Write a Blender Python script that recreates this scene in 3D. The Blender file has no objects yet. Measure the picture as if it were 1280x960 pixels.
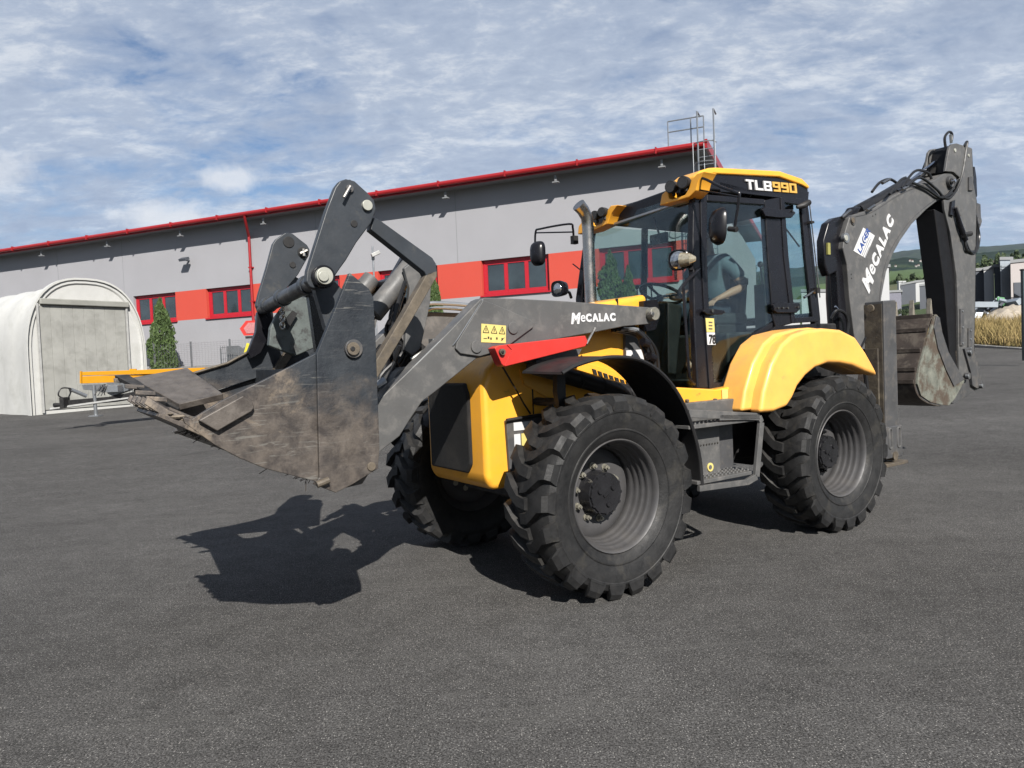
import bpy, bmesh, math, random
from mathutils import Vector, Matrix, Euler
import numpy as np
R_ = math.radians
random.seed(7)
V = Vector
sc = bpy.context.scene
col = sc.collection

# ------------------------------------------------------------------ camera
F_, CH = 888.0, 1.65
PITCH, ROLL = R_(1.87), R_(2.4)
fv = V((0, math.cos(PITCH), -math.sin(PITCH)))
r0 = V((1, 0, 0)); u0 = r0.cross(fv)
RV = r0*math.cos(ROLL) - u0*math.sin(ROLL)
UV = r0*math.sin(ROLL) + u0*math.cos(ROLL)
cd = bpy.data.cameras.new('camera'); cam = bpy.data.objects.new('camera', cd); col.objects.link(cam)
M3 = Matrix((RV, UV, -fv)).transposed()
cam.matrix_world = Matrix.Translation((0, 0, CH)) @ M3.to_4x4()
cd.sensor_width = 36; cd.lens = 36*F_/1280; cd.clip_end = 9000; cd.clip_start = .05
sc.camera = cam
CAM = V((0, 0, CH))
def ray(px, py): return RV*((px-640)/F_) - UV*((py-480)/F_) + fv

# machine frame: X forward, Y to its left, Z up, origin below the front axle
FW = V((-.827, -.562, 0)).normalized(); LF = V((0, 0, 1)).cross(FW)
ORI = V((.682, 4.859, 0)) - 1.10*LF
def toL(P): d = P-ORI; return V((d.dot(FW), d.dot(LF), d.z))
def dirL(d): return V((d.dot(FW), d.dot(LF), d.z))
C0 = toL(CAM)
def S(px, py, y): d = dirL(ray(px, py)); return C0 + d*((y-C0.y)/d.y)      # a point seen on the vertical plane at width y
def FX(px, py, x): d = dirL(ray(px, py)); return C0 + d*((x-C0.x)/d.x)
def SS(pts, y): return [S(a, b, y) for a, b in pts]
def AT(px, py, Y): d = ray(px, py); return CAM + d*(Y/d.y)

# ------------------------------------------------------------------ sun and sky
sunL = V((math.cos(R_(36.5))*math.cos(R_(73)), math.cos(R_(36.5))*math.sin(R_(73)), math.sin(R_(36.5))))
SUN = FW*sunL.x + LF*sunL.y + V((0, 0, sunL.z))
sl = bpy.data.lights.new('sun', 'SUN'); sl.energy = 5.0; sl.angle = R_(.5); sl.color = (1, .955, .89)
so = bpy.data.objects.new('sun', sl); col.objects.link(so); so.rotation_euler = SUN.to_track_quat('Z', 'Y').to_euler(); so.location = (0, 0, 30)
w = bpy.data.worlds.new('World'); sc.world = w; w.use_nodes = True
nt = w.node_tree; N = nt.nodes; L = nt.links; N.clear()
def nd(nt, t, **k):
    n = nt.nodes.new(t)
    for a, b in k.items():
        if a in n.inputs: n.inputs[a].default_value = b
        else: setattr(n, a, b)
    return n
out = nd(nt, 'ShaderNodeOutputWorld'); bg = nd(nt, 'ShaderNodeBackground'); bg.inputs[1].default_value = .055
sky = nd(nt, 'ShaderNodeTexSky', sky_type='NISHITA', sun_disc=False)
sky.sun_elevation = math.asin(SUN.z); sky.sun_rotation = math.atan2(SUN.x, SUN.y); sky.air_density = 1.0; sky.dust_density = .6; sky.ozone_density = 2.0
tc = nd(nt, 'ShaderNodeTexCoord'); sp = nd(nt, 'ShaderNodeSeparateXYZ'); L.new(tc.outputs['Generated'], sp.inputs[0])
def mth(nt, op, a, b=None, c=None, clamp=False):
    n = nt.nodes.new('ShaderNodeMath'); n.operation = op; n.use_clamp = clamp
    for i, v in enumerate((a, b, c)):
        if v is None: continue
        if isinstance(v, (int, float)): n.inputs[i].default_value = v
        else: nt.links.new(v, n.inputs[i])
    return n.outputs[0]
zz = mth(nt, 'ADD', mth(nt, 'MAXIMUM', sp.outputs[2], 0), .22)
cx = mth(nt, 'DIVIDE', sp.outputs[0], zz); cy = mth(nt, 'DIVIDE', sp.outputs[1], zz)
cb = nd(nt, 'ShaderNodeCombineXYZ'); L.new(cx, cb.inputs[0]); L.new(cy, cb.inputs[1])
def noise(nt, vec, scale, detail=4, rough=.5, dist=0, lac=2):
    n = nt.nodes.new('ShaderNodeTexNoise'); n.inputs['Scale'].default_value = scale; n.inputs['Detail'].default_value = detail
    n.inputs['Roughness'].default_value = rough; n.inputs['Distortion'].default_value = dist; n.inputs['Lacunarity'].default_value = lac
    if vec is not None: nt.links.new(vec, n.inputs['Vector'])
    return n.outputs[0]
def ramp(nt, fac, stops, interp='LINEAR'):
    n = nt.nodes.new('ShaderNodeValToRGB'); n.color_ramp.interpolation = interp
    e = n.color_ramp.elements
    while len(e) < len(stops): e.new(.5)
    for i, (p, c) in enumerate(stops):
        e[i].position = p; e[i].color = (c, c, c, 1) if isinstance(c, (int, float)) else (*c, 1)
    nt.links.new(fac, n.inputs[0]); return n.outputs[0]
def mixc(nt, fac, a, b, mode='MIX'):
    n = nt.nodes.new('ShaderNodeMix'); n.data_type = 'RGBA'; n.blend_type = mode
    for i, v in ((0, fac), (6, a), (7, b)):
        if isinstance(v, (int, float)): n.inputs[i].default_value = v
        elif isinstance(v, tuple): n.inputs[i].default_value = (*v, 1)
        else: nt.links.new(v, n.inputs[i])
    return n.outputs[2]
mp = nd(nt, 'ShaderNodeMapping'); mp.inputs['Rotation'].default_value = (0, 0, R_(25)); mp.inputs['Scale'].default_value = (.8, 1.25, 1); L.new(cb.outputs[0], mp.inputs[0])
n1 = noise(nt, mp.outputs[0], 1.5, 8, .55, .25)
n2 = noise(nt, mp.outputs[0], 7.5, 8, .66, .35)
n3 = noise(nt, mp.outputs[0], .7, 3, .5)
cov = mth(nt, 'ADD', mth(nt, 'MULTIPLY', n1, .58), mth(nt, 'ADD', mth(nt, 'MULTIPLY', n2, .42), mth(nt, 'MULTIPLY', n3, .3)))
covr = ramp(nt, cov, [(.515, .0), (.585, .6), (.65, .93), (.76, 1.0)])
hor = ramp(nt, sp.outputs[2], [(0, .95), (.08, .84), (.3, .74), (.5, .55), (.75, .38), (1, .3)])
cfac = mth(nt, 'MULTIPLY', covr, mth(nt, 'MINIMUM', mth(nt, 'ADD', hor, .25), 1.0))
shade = ramp(nt, mth(nt, 'ADD', mth(nt, 'MULTIPLY', noise(nt, mp.outputs[0], 3.0, 8, .66, .5), .55), mth(nt, 'MULTIPLY', noise(nt, mp.outputs[0], 14, 8, .7, .3), .45)), [(.38, (3.7, 4.4, 5.7)), (.5, (4.7, 5.4, 6.6)), (.60, (7.2, 7.6, 8.2))])
zc = ramp(nt, sp.outputs[2], [(0, (.86, .93, 1.02)), (.12, (.86, .92, 1.0)), (.35, (1, 1, 1)), (1, (1, 1, 1))])
cloudc = mixc(nt, 1.0, shade, zc, 'MULTIPLY')
skyc = mixc(nt, 1.0, sky.outputs[0], (.80, .90, 1.0), 'MULTIPLY')
# two or three bright fair-weather clouds low over the left horizon
f1 = mixc(nt, cfac, skyc, cloudc)
fin = f1
for az, el, ra, re in ((-37.5, 13.6, 5.5, 2.2), (-25.0, 11.2, 5.0, 1.6), (-21, 14.2, 3.5, 1.2)):
    ang = nt.nodes.new('ShaderNodeMath'); ang.operation = 'ARCTAN2'; L.new(sp.outputs[0], ang.inputs[0]); L.new(sp.outputs[1], ang.inputs[1])
    ela = mth(nt, 'ARCSINE', sp.outputs[2])
    a = mth(nt, 'DIVIDE', mth(nt, 'SUBTRACT', ang.outputs[0], R_(az)), R_(ra))
    b = mth(nt, 'DIVIDE', mth(nt, 'SUBTRACT', ela, R_(el)), R_(re))
    d = mth(nt, 'SQRT', mth(nt, 'ADD', mth(nt, 'MULTIPLY', a, a), mth(nt, 'MULTIPLY', b, b)))
    nn = noise(nt, tc.outputs['Generated'], 20, 9, .66, .2)
    m = ramp(nt, mth(nt, 'ADD', mth(nt, 'MULTIPLY', mth(nt, 'SUBTRACT', 1, d), .55), mth(nt, 'MULTIPLY', nn, .9)), [(.50, 0), (.84, .8)])
    fin = mixc(nt, m, fin, (7.9, 8.2, 8.7))
L.new(fin, bg.inputs[0]); L.new(bg.outputs[0], out.inputs[0])
sc.view_settings.view_transform = 'Standard'; sc.view_settings.look = 'None'; sc.view_settings.exposure = .9; sc.view_settings.gamma = 1
sc.render.engine = 'CYCLES'
sc.cycles.max_bounces = 8; sc.cycles.transparent_max_bounces = 16; sc.cycles.caustics_reflective = False; sc.cycles.caustics_refractive = False
sc.render.resolution_x = 1024; sc.render.resolution_y = 768

# ------------------------------------------------------------------ materials
MATS = {}
def pmat(name, base, rough=.6, metal=0, var=.15, vs=6, c2=None, c2s=4, c2lo=.5, c2hi=.62, bump=.0, bs=60, spec=.35, coat=0, coords='Object', dust=0, dustc=(.19, .17, .145)):
    m = bpy.data.materials.new(name); m.use_nodes = True; t = m.node_tree; p = t.nodes['Principled BSDF']
    co = t.nodes.new('ShaderNodeTexCoord').outputs[coords]
    v = noise(t, co, vs, 6, .6)
    f = ramp(t, v, [(.3, 1-var), (.7, 1+var)])
    c = mixc(t, 1.0, base, f, 'MULTIPLY')
    if c2 is not None:
        mk = ramp(t, noise(t, co, c2s, 9, .68, .3), [(c2lo, 0), (c2hi, 1)])
        c = mixc(t, mk, c, c2)
    if dust:
        ge = t.nodes.new('ShaderNodeNewGeometry'); sx = t.nodes.new('ShaderNodeSeparateXYZ'); t.links.new(ge.outputs['Normal'], sx.inputs[0])
        up = mth(t, 'MULTIPLY', mth(t, 'MAXIMUM', sx.outputs[2], .25), ramp(t, noise(t, co, 9, 6, .7), [(.35, 0), (.75, dust)]))
        c = mixc(t, up, c, dustc)
    t.links.new(c, p.inputs['Base Color'])
    rr = ramp(t, noise(t, co, vs*2.3, 5, .6), [(.3, max(.03, rough-.1)), (.7, min(1, rough+.1))])
    t.links.new(rr, p.inputs['Roughness']); p.inputs['Metallic'].default_value = metal
    p.inputs['Specular IOR Level'].default_value = spec; p.inputs['Coat Weight'].default_value = coat; p.inputs['Coat Roughness'].default_value = .15
    if bump:
        b = t.nodes.new('ShaderNodeBump'); b.inputs['Strength'].default_value = bump; b.inputs['Distance'].default_value = .01
        t.links.new(noise(t, co, bs, 6, .65), b.inputs['Height']); t.links.new(b.outputs[0], p.inputs['Normal'])
    MATS[name] = m; return m
yellow = pmat('yellow_paint', (.72, .335, .028), .38, var=.06, vs=3, c2=(0.2046, 0.1054, 0.0248), c2s=9, c2lo=.63, c2hi=.74, coat=.2, bump=.04, bs=18, dust=.45)
yellowf = pmat('yellow_fender', (.74, .365, .075), .45, var=.08, vs=4, c2=(.45, .24, .08), c2s=7, c2lo=.62, c2hi=.76, coat=.1, bump=.05, bs=16, dust=.5)
soffit = pmat('grey_soffit', (0.1736, 0.1798, 0.186), .6, var=.05)
grey = pmat('grey_paint', (0.0713, 0.0713, 0.0713), .5, var=.14, vs=4, c2=(0.1054, 0.1023, 0.0992), c2s=9, c2lo=.50, c2hi=.66, bump=.15, bs=70, dust=.3)
grey2 = pmat('worn_grey_paint', (0.0527, 0.0527, 0.0546), .5, var=.2, vs=5, c2=(0.0992, 0.0899, 0.0806), c2s=9, c2lo=.5, c2hi=.72, bump=.08, bs=70)
black = pmat('black_plastic', (.006, .006, .008), .3, var=.2, vs=4, dust=.04, spec=.3)
blackm = pmat('black_matt', (0.0088, 0.0088, 0.0096), .6, var=.3, vs=9, dust=.25)
dpaint = pmat('worn_dark_paint', (0.0272, 0.0312, 0.0368), .42, var=.2, vs=5, c2=(0.062, 0.0589, 0.0527), c2s=8, c2lo=.56, c2hi=.78, bump=.1, bs=60)
deepb = pmat('deep_black', (.006, .006, .007), .6, var=.2, spec=.2)
screenm = pmat('radiator_screen', (0.0096, 0.0096, 0.0096), .7, var=.3, vs=60, bump=.8, bs=260, c2=(0.031, 0.0279, 0.0248), c2s=3, c2lo=.5, c2hi=.75)
rubber = pmat('tyre_rubber', (.010, .0102, .0108), .6, var=.35, vs=9, c2=(.030, .028, .024), c2s=6, c2lo=.54, c2hi=.72, bump=.3, bs=45, dust=.14, spec=.35)
hose = pmat('rubber_hose', (0.0104, 0.0104, 0.0112), .42, var=.2)
rimm = pmat('rim_grey', (.062, .061, .063), .5, metal=.25, var=.12, vs=6, dust=.25)
hubm = pmat('hub_black', (0.0128, 0.0128, 0.0144), .3, var=.2)
bolt = pmat('nut_metal', (0.279, 0.2666, 0.2232), .4, metal=.6, var=.2, vs=40)
steel = pmat('stainless', (0.341, 0.3224, 0.2976), .26, metal=1, var=.12, vs=5)
chrome = pmat('chrome_rod', (0.465, 0.4712, 0.496), .08, metal=1, var=.03)
red = pmat('red_paint', (0.4216, 0.0279, 0.0217), .4, var=.08, vs=5, coat=.2)
rust = pmat('rusty_steel', (0.0868, 0.0713, 0.0527), .65, var=.35, vs=14, c2=(0.062, 0.0527, 0.0434), c2s=12, bump=.25, bs=80)
glassdark = pmat('dark_pane', (0.024, 0.0336, 0.0384), .09, var=.4, vs=.7, spec=.8, bump=.02, bs=2)
lens = pmat('lamp_lens', (0.341, 0.3534, 0.372), .08, metal=.85, var=.35, vs=60)
amber = pmat('indicator_lens', (.42, .37, .27), .15, metal=.6, var=.4, vs=50, coat=.6)
white = pmat('white_print', (0.4836, 0.4836, 0.4836), .5, var=.03)
ambert = pmat('amber_print', (0.496, 0.2914, 0.062), .5, var=.03)
blue = pmat('blue_print', (0.0248, 0.0558, 0.1984), .5, var=.03)
stick = pmat('yellow_sticker', (0.496, 0.4092, 0.1364), .5, var=.06, vs=30)
ink = pmat('black_print', (0.016, 0.016, 0.016), .5)
skin = pmat('skin', (0.31, 0.1736, 0.1178), .5, var=.08); tattoo = pmat('tattooed_skin', (0.0992, 0.0682, 0.062), .5, var=.4, vs=40)
shirt = pmat('grey_blue_shirt', (0.0744, 0.0992, 0.1178), .85, var=.15, vs=15, bump=.2, bs=30)
trousers = pmat('dark_trousers', (0.0186, 0.0248, 0.0372), .85, var=.2, bump=.2, bs=30)
hair = pmat('dark_hair', (0.024, 0.016, 0.012), .6)
seatm = pmat('seat_fabric', (0.02, 0.0216, 0.024), .8, bump=.2, bs=120)

def bucket_mat():
    m = bpy.data.materials.new('worn_bucket_steel'); m.use_nodes = True; t = m.node_tree; p = t.nodes['Principled BSDF']
    co = t.nodes.new('ShaderNodeTexCoord').outputs['Object']; s = t.nodes.new('ShaderNodeSeparateXYZ'); t.links.new(co, s.inputs[0])
    paint = mixc(t, ramp(t, noise(t, co, 5, 9, .7), [(.35, 0), (.65, 1)]), (.008, .011, .016), (.026, .031, .037))
    wear = mixc(t, ramp(t, noise(t, co, 9, 10, .75, .4), [(.38, 0), (.62, 1)]), (.036, .030, .027), (.105, .088, .074))
    tan = mixc(t, ramp(t, noise(t, co, 2.6, 10, .75, .8), [(.53, 0), (.60, .8)]), wear, (.18, .145, .11))
    h = mth(t, 'ADD', mth(t, 'MULTIPLY', mth(t, 'SUBTRACT', 1.72, s.outputs[2]), 1.6), mth(t, 'MULTIPLY', mth(t, 'SUBTRACT', s.outputs[0], 2.2), .35))
    fac = ramp(t, mth(t, 'ADD', h, mth(t, 'MULTIPLY', mth(t, 'SUBTRACT', noise(t, co, 2.5, 9, .65, .5), .5), 1.5)), [(.15, 0), (.42, .95)])
    c = mixc(t, fac, paint, tan)
    # scratches
    for rot, sc1 in ((28, 5), (80, 4), (-40, 6)):
        mpn = t.nodes.new('ShaderNodeMapping'); mpn.inputs['Rotation'].default_value = (0, R_(rot), 0); mpn.inputs['Scale'].default_value = (1.2, 1, 16); t.links.new(co, mpn.inputs[0])
        sc_ = mth(t, 'MULTIPLY', ramp(t, noise(t, mpn.outputs[0], sc1*.6, 4, .5, 1.6), [(.64, 0), (.67, .45)]), ramp(t, noise(t, co, 2.2, 4, .6), [(.45, 0), (.6, 1)]))
        c = mixc(t, sc_, c, (.17, .165, .15))
    t.links.new(c, p.inputs['Base Color']); t.links.new(ramp(t, noise(t, co, 8, 6, .6), [(.3, .4), (.7, .7)]), p.inputs['Roughness'])
    p.inputs['Metallic'].default_value = .25
    b = t.nodes.new('ShaderNodeBump'); b.inputs['Strength'].default_value = .3; b.inputs['Distance'].default_value = .01
    t.links.new(noise(t, co, 22, 8, .7), b.inputs['Height']); t.links.new(b.outputs[0], p.inputs['Normal'])
    return m
bucketm = bucket_mat()
def glass_mat(name, tint, gl=.10):
    m = bpy.data.materials.new(name); m.use_nodes = True; t = m.node_tree; t.nodes.clear()
    o = t.nodes.new('ShaderNodeOutputMaterial'); tr = t.nodes.new('ShaderNodeBsdfTransparent'); g = t.nodes.new('ShaderNodeBsdfGlossy'); mx = t.nodes.new('ShaderNodeMixShader')
    tr.inputs[0].default_value = (*tint, 1); g.inputs[0].default_value = (.9, .95, 1, 1); g.inputs['Roughness'].default_value = .02
    lw = t.nodes.new('ShaderNodeLayerWeight'); lw.inputs[0].default_value = .5
    t.links.new(mth(t, 'ADD', mth(t, 'MULTIPLY', mth(t, 'POWER', lw.outputs['Facing'], 4.0), .7), gl*.35, clamp=True), mx.inputs[0])
    t.links.new(tr.outputs[0], mx.inputs[1]); t.links.new(g.outputs[0], mx.inputs[2]); t.links.new(mx.outputs[0], o.inputs[0]); return m
glass = glass_mat('tinted_glass', (.80, .875, .865))

# ------------------------------------------------------------------ mesh helpers
class G:
    def __init__(s): s.bm = bmesh.new()
    def prism(s, pts, off):
        off = V(off); a = [s.bm.verts.new(V(p)) for p in pts]; b = [s.bm.verts.new(V(p)+off) for p in pts]; n = len(a)
        s.bm.faces.new(a); s.bm.faces.new(b[::-1])
        for i in range(n): s.bm.faces.new((a[i], b[i], b[(i+1) % n], a[(i+1) % n]))
        return s
    def box(s, c, d, rot=None):
        m = Matrix.Translation(c)
        if rot is not None: m = m @ (rot.to_4x4() if not isinstance(rot, tuple) else Euler(rot).to_matrix().to_4x4())
        bmesh.ops.create_cube(s.bm, size=1, matrix=m @ Matrix.Diagonal((*d, 1))); return s
    def span(s, a, b):                                     # box from corner to corner
        a, b = V(a), V(b); d = b-a; return s.box((a+b)/2, (abs(d.x), abs(d.y), abs(d.z)))
    def ring(s, c, x, y, r, n):
        return [s.bm.verts.new(c + x*(r*math.cos(2*math.pi*i/n)) + y*(r*math.sin(2*math.pi*i/n))) for i in range(n)]
    def skinrings(s, rings, cap=True):
        for a, b in zip(rings, rings[1:]):
            n = len(a)
            for i in range(n): s.bm.faces.new((a[i], a[(i+1) % n], b[(i+1) % n], b[i]))
        if cap: s.bm.faces.new(rings[0][::-1]); s.bm.faces.new(rings[-1])
    def cyl(s, a, b, r, r2=None, n=20):
        a, b = V(a), V(b); d = (b-a).normalized(); x = d.orthogonal().normalized(); y = d.cross(x)
        s.skinrings([s.ring(a, x, y, r, n), s.ring(b, x, y, r if r2 is None else r2, n)]); return s
    def tube(s, path, r, n=8, sm=0):
        P = [V(p) for p in path]
        if sm: P = catmull(P, sm)
        rings = []; x = None
        for i, p in enumerate(P):
            d = (P[min(i+1, len(P)-1)] - P[max(i-1, 0)]).normalized()
            x = d.orthogonal().normalized() if x is None else (x - d*x.dot(d)).normalized()
            rr = r[min(i, len(r)-1)] if isinstance(r, (list, tuple)) else r
            rings.append(s.ring(p, x, d.cross(x), rr, n))
        s.skinrings(rings); return s
    def lathe(s, prof, c, ax, n=48, cap=False):            # prof: (radius, distance along ax)
        c = V(c); ax = V(ax).normalized(); x = ax.orthogonal().normalized(); y = ax.cross(x)
        s.skinrings([s.ring(c+ax*t, x, y, max(r, 1e-4), n) for r, t in prof], cap); return s
    def sphere(s, c, r, sc_=(1, 1, 1), u=16, v=10):
        bmesh.ops.create_uvsphere(s.bm, u_segments=u, v_segments=v, radius=r, matrix=Matrix.Translation(c) @ Matrix.Diagonal((*sc_, 1))); return s
    def face(s, pts): s.bm.faces.new([s.bm.verts.new(V(p)) for p in pts]); return s
    def build(s, name, m, parent=None, bevel=0, seg=2, smooth=35, **tags):
        bmesh.ops.recalc_face_normals(s.bm, faces=s.bm.faces)
        me = bpy.data.meshes.new(name); s.bm.to_mesh(me); s.bm.free()
        me.materials.append(m)
        for p in me.polygons: p.use_smooth = True
        me.set_sharp_from_angle(angle=R_(smooth))
        o = bpy.data.objects.new(name, me); col.objects.link(o); o.parent = parent
        if bevel:
            b = o.modifiers.new('b', 'BEVEL'); b.width = bevel; b.segments = seg; b.limit_method = 'ANGLE'; b.angle_limit = R_(30); b.harden_normals = True
        for k, v in tags.items(): o[k] = v
        return o
def catmull(P, k):
    out_ = []; n = len(P)
    for i in range(n-1):
        a, b, c, d = P[max(i-1, 0)], P[i], P[i+1], P[min(i+2, n-1)]
        for j in range(k):
            t = j/k; out_.append(.5*((2*b)+(c-a)*t+(2*a-5*b+4*c-d)*t*t+(3*b-a-3*c+d)*t**3))
    return out_+[P[-1]]
def empty(name, loc=(0, 0, 0), rz=0, **tags):
    o = bpy.data.objects.new(name, None); col.objects.link(o); o.location = loc; o.rotation_euler = (0, 0, rz); o.empty_display_size = .2
    for k, v in tags.items(): o[k] = v
    return o
def copy_tree(o, parent=None):
    c = o.copy(); col.objects.link(c); c.parent = parent
    for ch in list(o.children): copy_tree(ch, c)
    return c
def mirror(o, parent=None):                                # the same part on the machine's other side
    c = o.copy(); col.objects.link(c)
    if parent is not None: c.parent = parent
    c.scale = (1, -1, 1)
    for ch in list(o.children): d = ch.copy(); col.objects.link(d); d.parent = c
    return c
def plate(name, px, y, th, m, parent, bevel=.004, **k):
    return G().prism(SS(px, y), (0, -th, 0)).build(name, m, parent, bevel=bevel, **k)
def text_mesh(body, size, bold=0, shear=0, ext=.002, sx=1.0):
    cu = bpy.data.curves.new('t', 'FONT'); cu.body = body; cu.size = size; cu.offset = bold; cu.shear = shear; cu.extrude = ext; cu.resolution_u = 3
    o = bpy.data.objects.new('t', cu); col.objects.link(o); bpy.context.view_layer.update()
    me = bpy.data.meshes.new_from_object(o.evaluated_get(bpy.context.evaluated_depsgraph_get()))
    bpy.data.objects.remove(o); bpy.data.curves.remove(cu)
    me.transform(Matrix.Diagonal((sx, 1, 1, 1))); return me
def place_text(parts, name, m, parent, org, xd, yd):
    """parts: list of (mesh, dx, dy); joined, laid with baseline direction xd, up yd"""
    bm = bmesh.new(); xd = V(xd).normalized(); yd = (V(yd)-xd*V(yd).dot(xd)).normalized(); zd = xd.cross(yd)
    T = Matrix.Translation(org) @ Matrix((xd, yd, zd)).transposed().to_4x4()
    for me, dx, dy in parts:
        me.transform(T @ Matrix.Translation((dx, dy, 0))); bm.from_mesh(me); bpy.data.meshes.remove(me)
    me = bpy.data.meshes.new(name); bm.to_mesh(me); bm.free(); me.materials.append(m)
    o = bpy.data.objects.new(name, me); col.objects.link(o); o.parent = parent; return o
def width(me): xs = [v.co.x for v in me.vertices]; return max(xs)-min(xs)
def xmin(me): return min(v.co.x for v in me.vertices)
def logo(total):
    """the maker's word: a large leaning M, a rounded e and small capitals"""
    h = 1.0; parts = []; x = 0
    for ch, sz, dy, bold, sh, g in (('M', 1.5, -.16, .07, .22, -.02), ('e', 1.46, 0, .018, .1, .06), ('C', 1.08, 0, .065, 0, .05), ('A', 1.08, 0, .065, 0, .04), ('L', 1.08, 0, .065, 0, .02), ('A', 1.08, 0, .065, 0, .05), ('C', 1.08, 0, .065, 0, 0)):
        me = text_mesh(ch, sz*h, bold, sh, ext=.02); a = xmin(me); ww = width(me)
        parts.append((me, x-a, dy)); x += ww+g
    k = total/x
    for i, (me, dx, dy) in enumerate(parts):
        me.transform(Matrix.Scale(k, 4)); parts[i] = (me, dx*k, dy*k)
    return parts
exec_after = []

# ------------------------------------------------------------------ ground
def ground_z(x, y):
    D = math.hypot(x, y); az = math.degrees(math.atan2(x, y))
    t = max(0.0, D-11.0)
    kl, kc, kr = .0155, .022, .051
    k = kl if az < -38 else (kl+(kc-kl)*(az+38)/18 if az < -20 else (kc if az < 15 else (kc+(kr-kc)*min(1, (az-15)/18))))
    z = k*(t*t/(t+5.0))
    if D > 62: z += (D-62)*.065 if az > 15 else 0
    return z
def grid(name, xs, ys, dz, m, zf=ground_z, **tags):
    g = G(); vs = [[g.bm.verts.new((x, y, zf(x, y)+dz)) for x in xs] for y in ys]
    for j in range(len(ys)-1):
        for i in range(len(xs)-1): g.bm.faces.new((vs[j][i], vs[j][i+1], vs[j+1][i+1], vs[j+1][i]))
    return g.build(name, m, None, smooth=180, **tags)
def asphalt_mat():
    m = bpy.data.materials.new('asphalt'); m.use_nodes = True; t = m.node_tree; p = t.nodes['Principled BSDF']
    co = t.nodes.new('ShaderNodeTexCoord').outputs['Object']
    big = ramp(t, noise(t, co, .35, 6, .6, .3), [(.3, .80), (.7, 1.18)])
    mid = ramp(t, noise(t, co, 4, 7, .7), [(.35, .86), (.65, 1.14)])
    fine = ramp(t, noise(t, co, 100, 5, .85), [(.38, .2), (.5, .85), (.61, 2.1)])
    c0 = ramp(t, noise(t, co, 24, 5, .75), [(.35, .8), (.65, 1.22)])
    c = mixc(t, 1, (.064, .0622, .060), big, 'MULTIPLY'); c = mixc(t, 1, c, mid, 'MULTIPLY'); c = mixc(t, 1, c, fine, 'MULTIPLY'); c = mixc(t, 1, c, c0, 'MULTIPLY')
    vo = t.nodes.new('ShaderNodeTexVoronoi'); vo.inputs['Scale'].default_value = 95; t.links.new(co, vo.inputs['Vector'])
    wn = t.nodes.new('ShaderNodeSeparateColor'); t.links.new(vo.outputs['Color'], wn.inputs[0])
    sp_ = mth(t, 'MULTIPLY', ramp(t, vo.outputs['Distance'], [(.16, 1), (.36, 0)]), ramp(t, wn.outputs[0], [(.66, 0), (.96, 1)]))
    c = mixc(t, mth(t, 'MULTIPLY', sp_, .85), c, (.36, .345, .32))
    stn = ramp(t, noise(t, co, .9, 7, .7, .6), [(.60, 1), (.70, .72)]); c = mixc(t, 1, c, stn, 'MULTIPLY')
    # faint sweeping tyre marks and paler traffic streaks
    mpn = t.nodes.new('ShaderNodeMapping'); mpn.inputs['Rotation'].default_value = (0, 0, R_(-22)); mpn.inputs['Scale'].default_value = (.06, 1.0, 1); t.links.new(co, mpn.inputs[0])
    st = ramp(t, noise(t, mpn.outputs[0], 1.3, 5, .6, .5), [(.35, .96), (.62, 1.06)]); c = mixc(t, 1, c, st, 'MULTIPLY')
    ln = ramp(t, noise(t, mpn.outputs[0], 3.0, 2, .4, .2), [(.49, 0), (.497, .22), (.503, .22), (.51, 0)]); c = mixc(t, ln, c, (.10, .098, .092))
    t.links.new(c, p.inputs['Base Color']); p.inputs['Roughness'].default_value = .9; p.inputs['Specular IOR Level'].default_value = .08
    b = t.nodes.new('ShaderNodeBump'); b.inputs['Strength'].default_value = .75; b.inputs['Distance'].default_value = .004
    t.links.new(mth(t, 'ADD', noise(t, co, 110, 4, .75), mth(t, 'MULTIPLY', sp_, .25)), b.inputs['Height']); t.links.new(b.outputs[0], p.inputs['Normal'])
    return m
asph = asphalt_mat()
field = pmat('field_green', (0.0341, 0.0527, 0.0155), .9, var=.3, vs=.05, c2=(0.0744, 0.0744, 0.031), c2s=.02)
forest = pmat('forest_far', (0.0144, 0.0256, 0.0128), 1, var=.5, vs=.03, bump=0, spec=.05)
concrete = pmat('concrete', (0.186, 0.1829, 0.1736), .8, var=.15, vs=2, bump=.1, bs=30)
wallm = pmat('light_grey_render', (0.248, 0.248, 0.2635), .85, var=.05, vs=.35, bump=.05, bs=20)
redwall = pmat('red_render', (0.4092, 0.0527, 0.0341), .8, var=.03, vs=.5, bump=.05, bs=20)
redmetal = pmat('red_sheet_metal', (.25, .011, .014), .4, var=.06, vs=2)
redframe = pmat('red_window_frame', (0.341, 0.0124, 0.0217), .4, var=.05)
galv = pmat('galvanised_steel', (0.2604, 0.2728, 0.2852), .4, metal=.7, var=.1, vs=8)
darkgrey = pmat('dark_grey_sheet', (0.0558, 0.062, 0.0744), .6, var=.1, vs=.3)
ground_o = grid('asphalt_yard', [-60, -50, -42]+[x*2.0 for x in range(-18, 19)]+[42, 50, 60], [-14, -8]+[y*2.0 for y in range(-2, 28)]+[58, 64], 0, asph, kind='structure')
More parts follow.
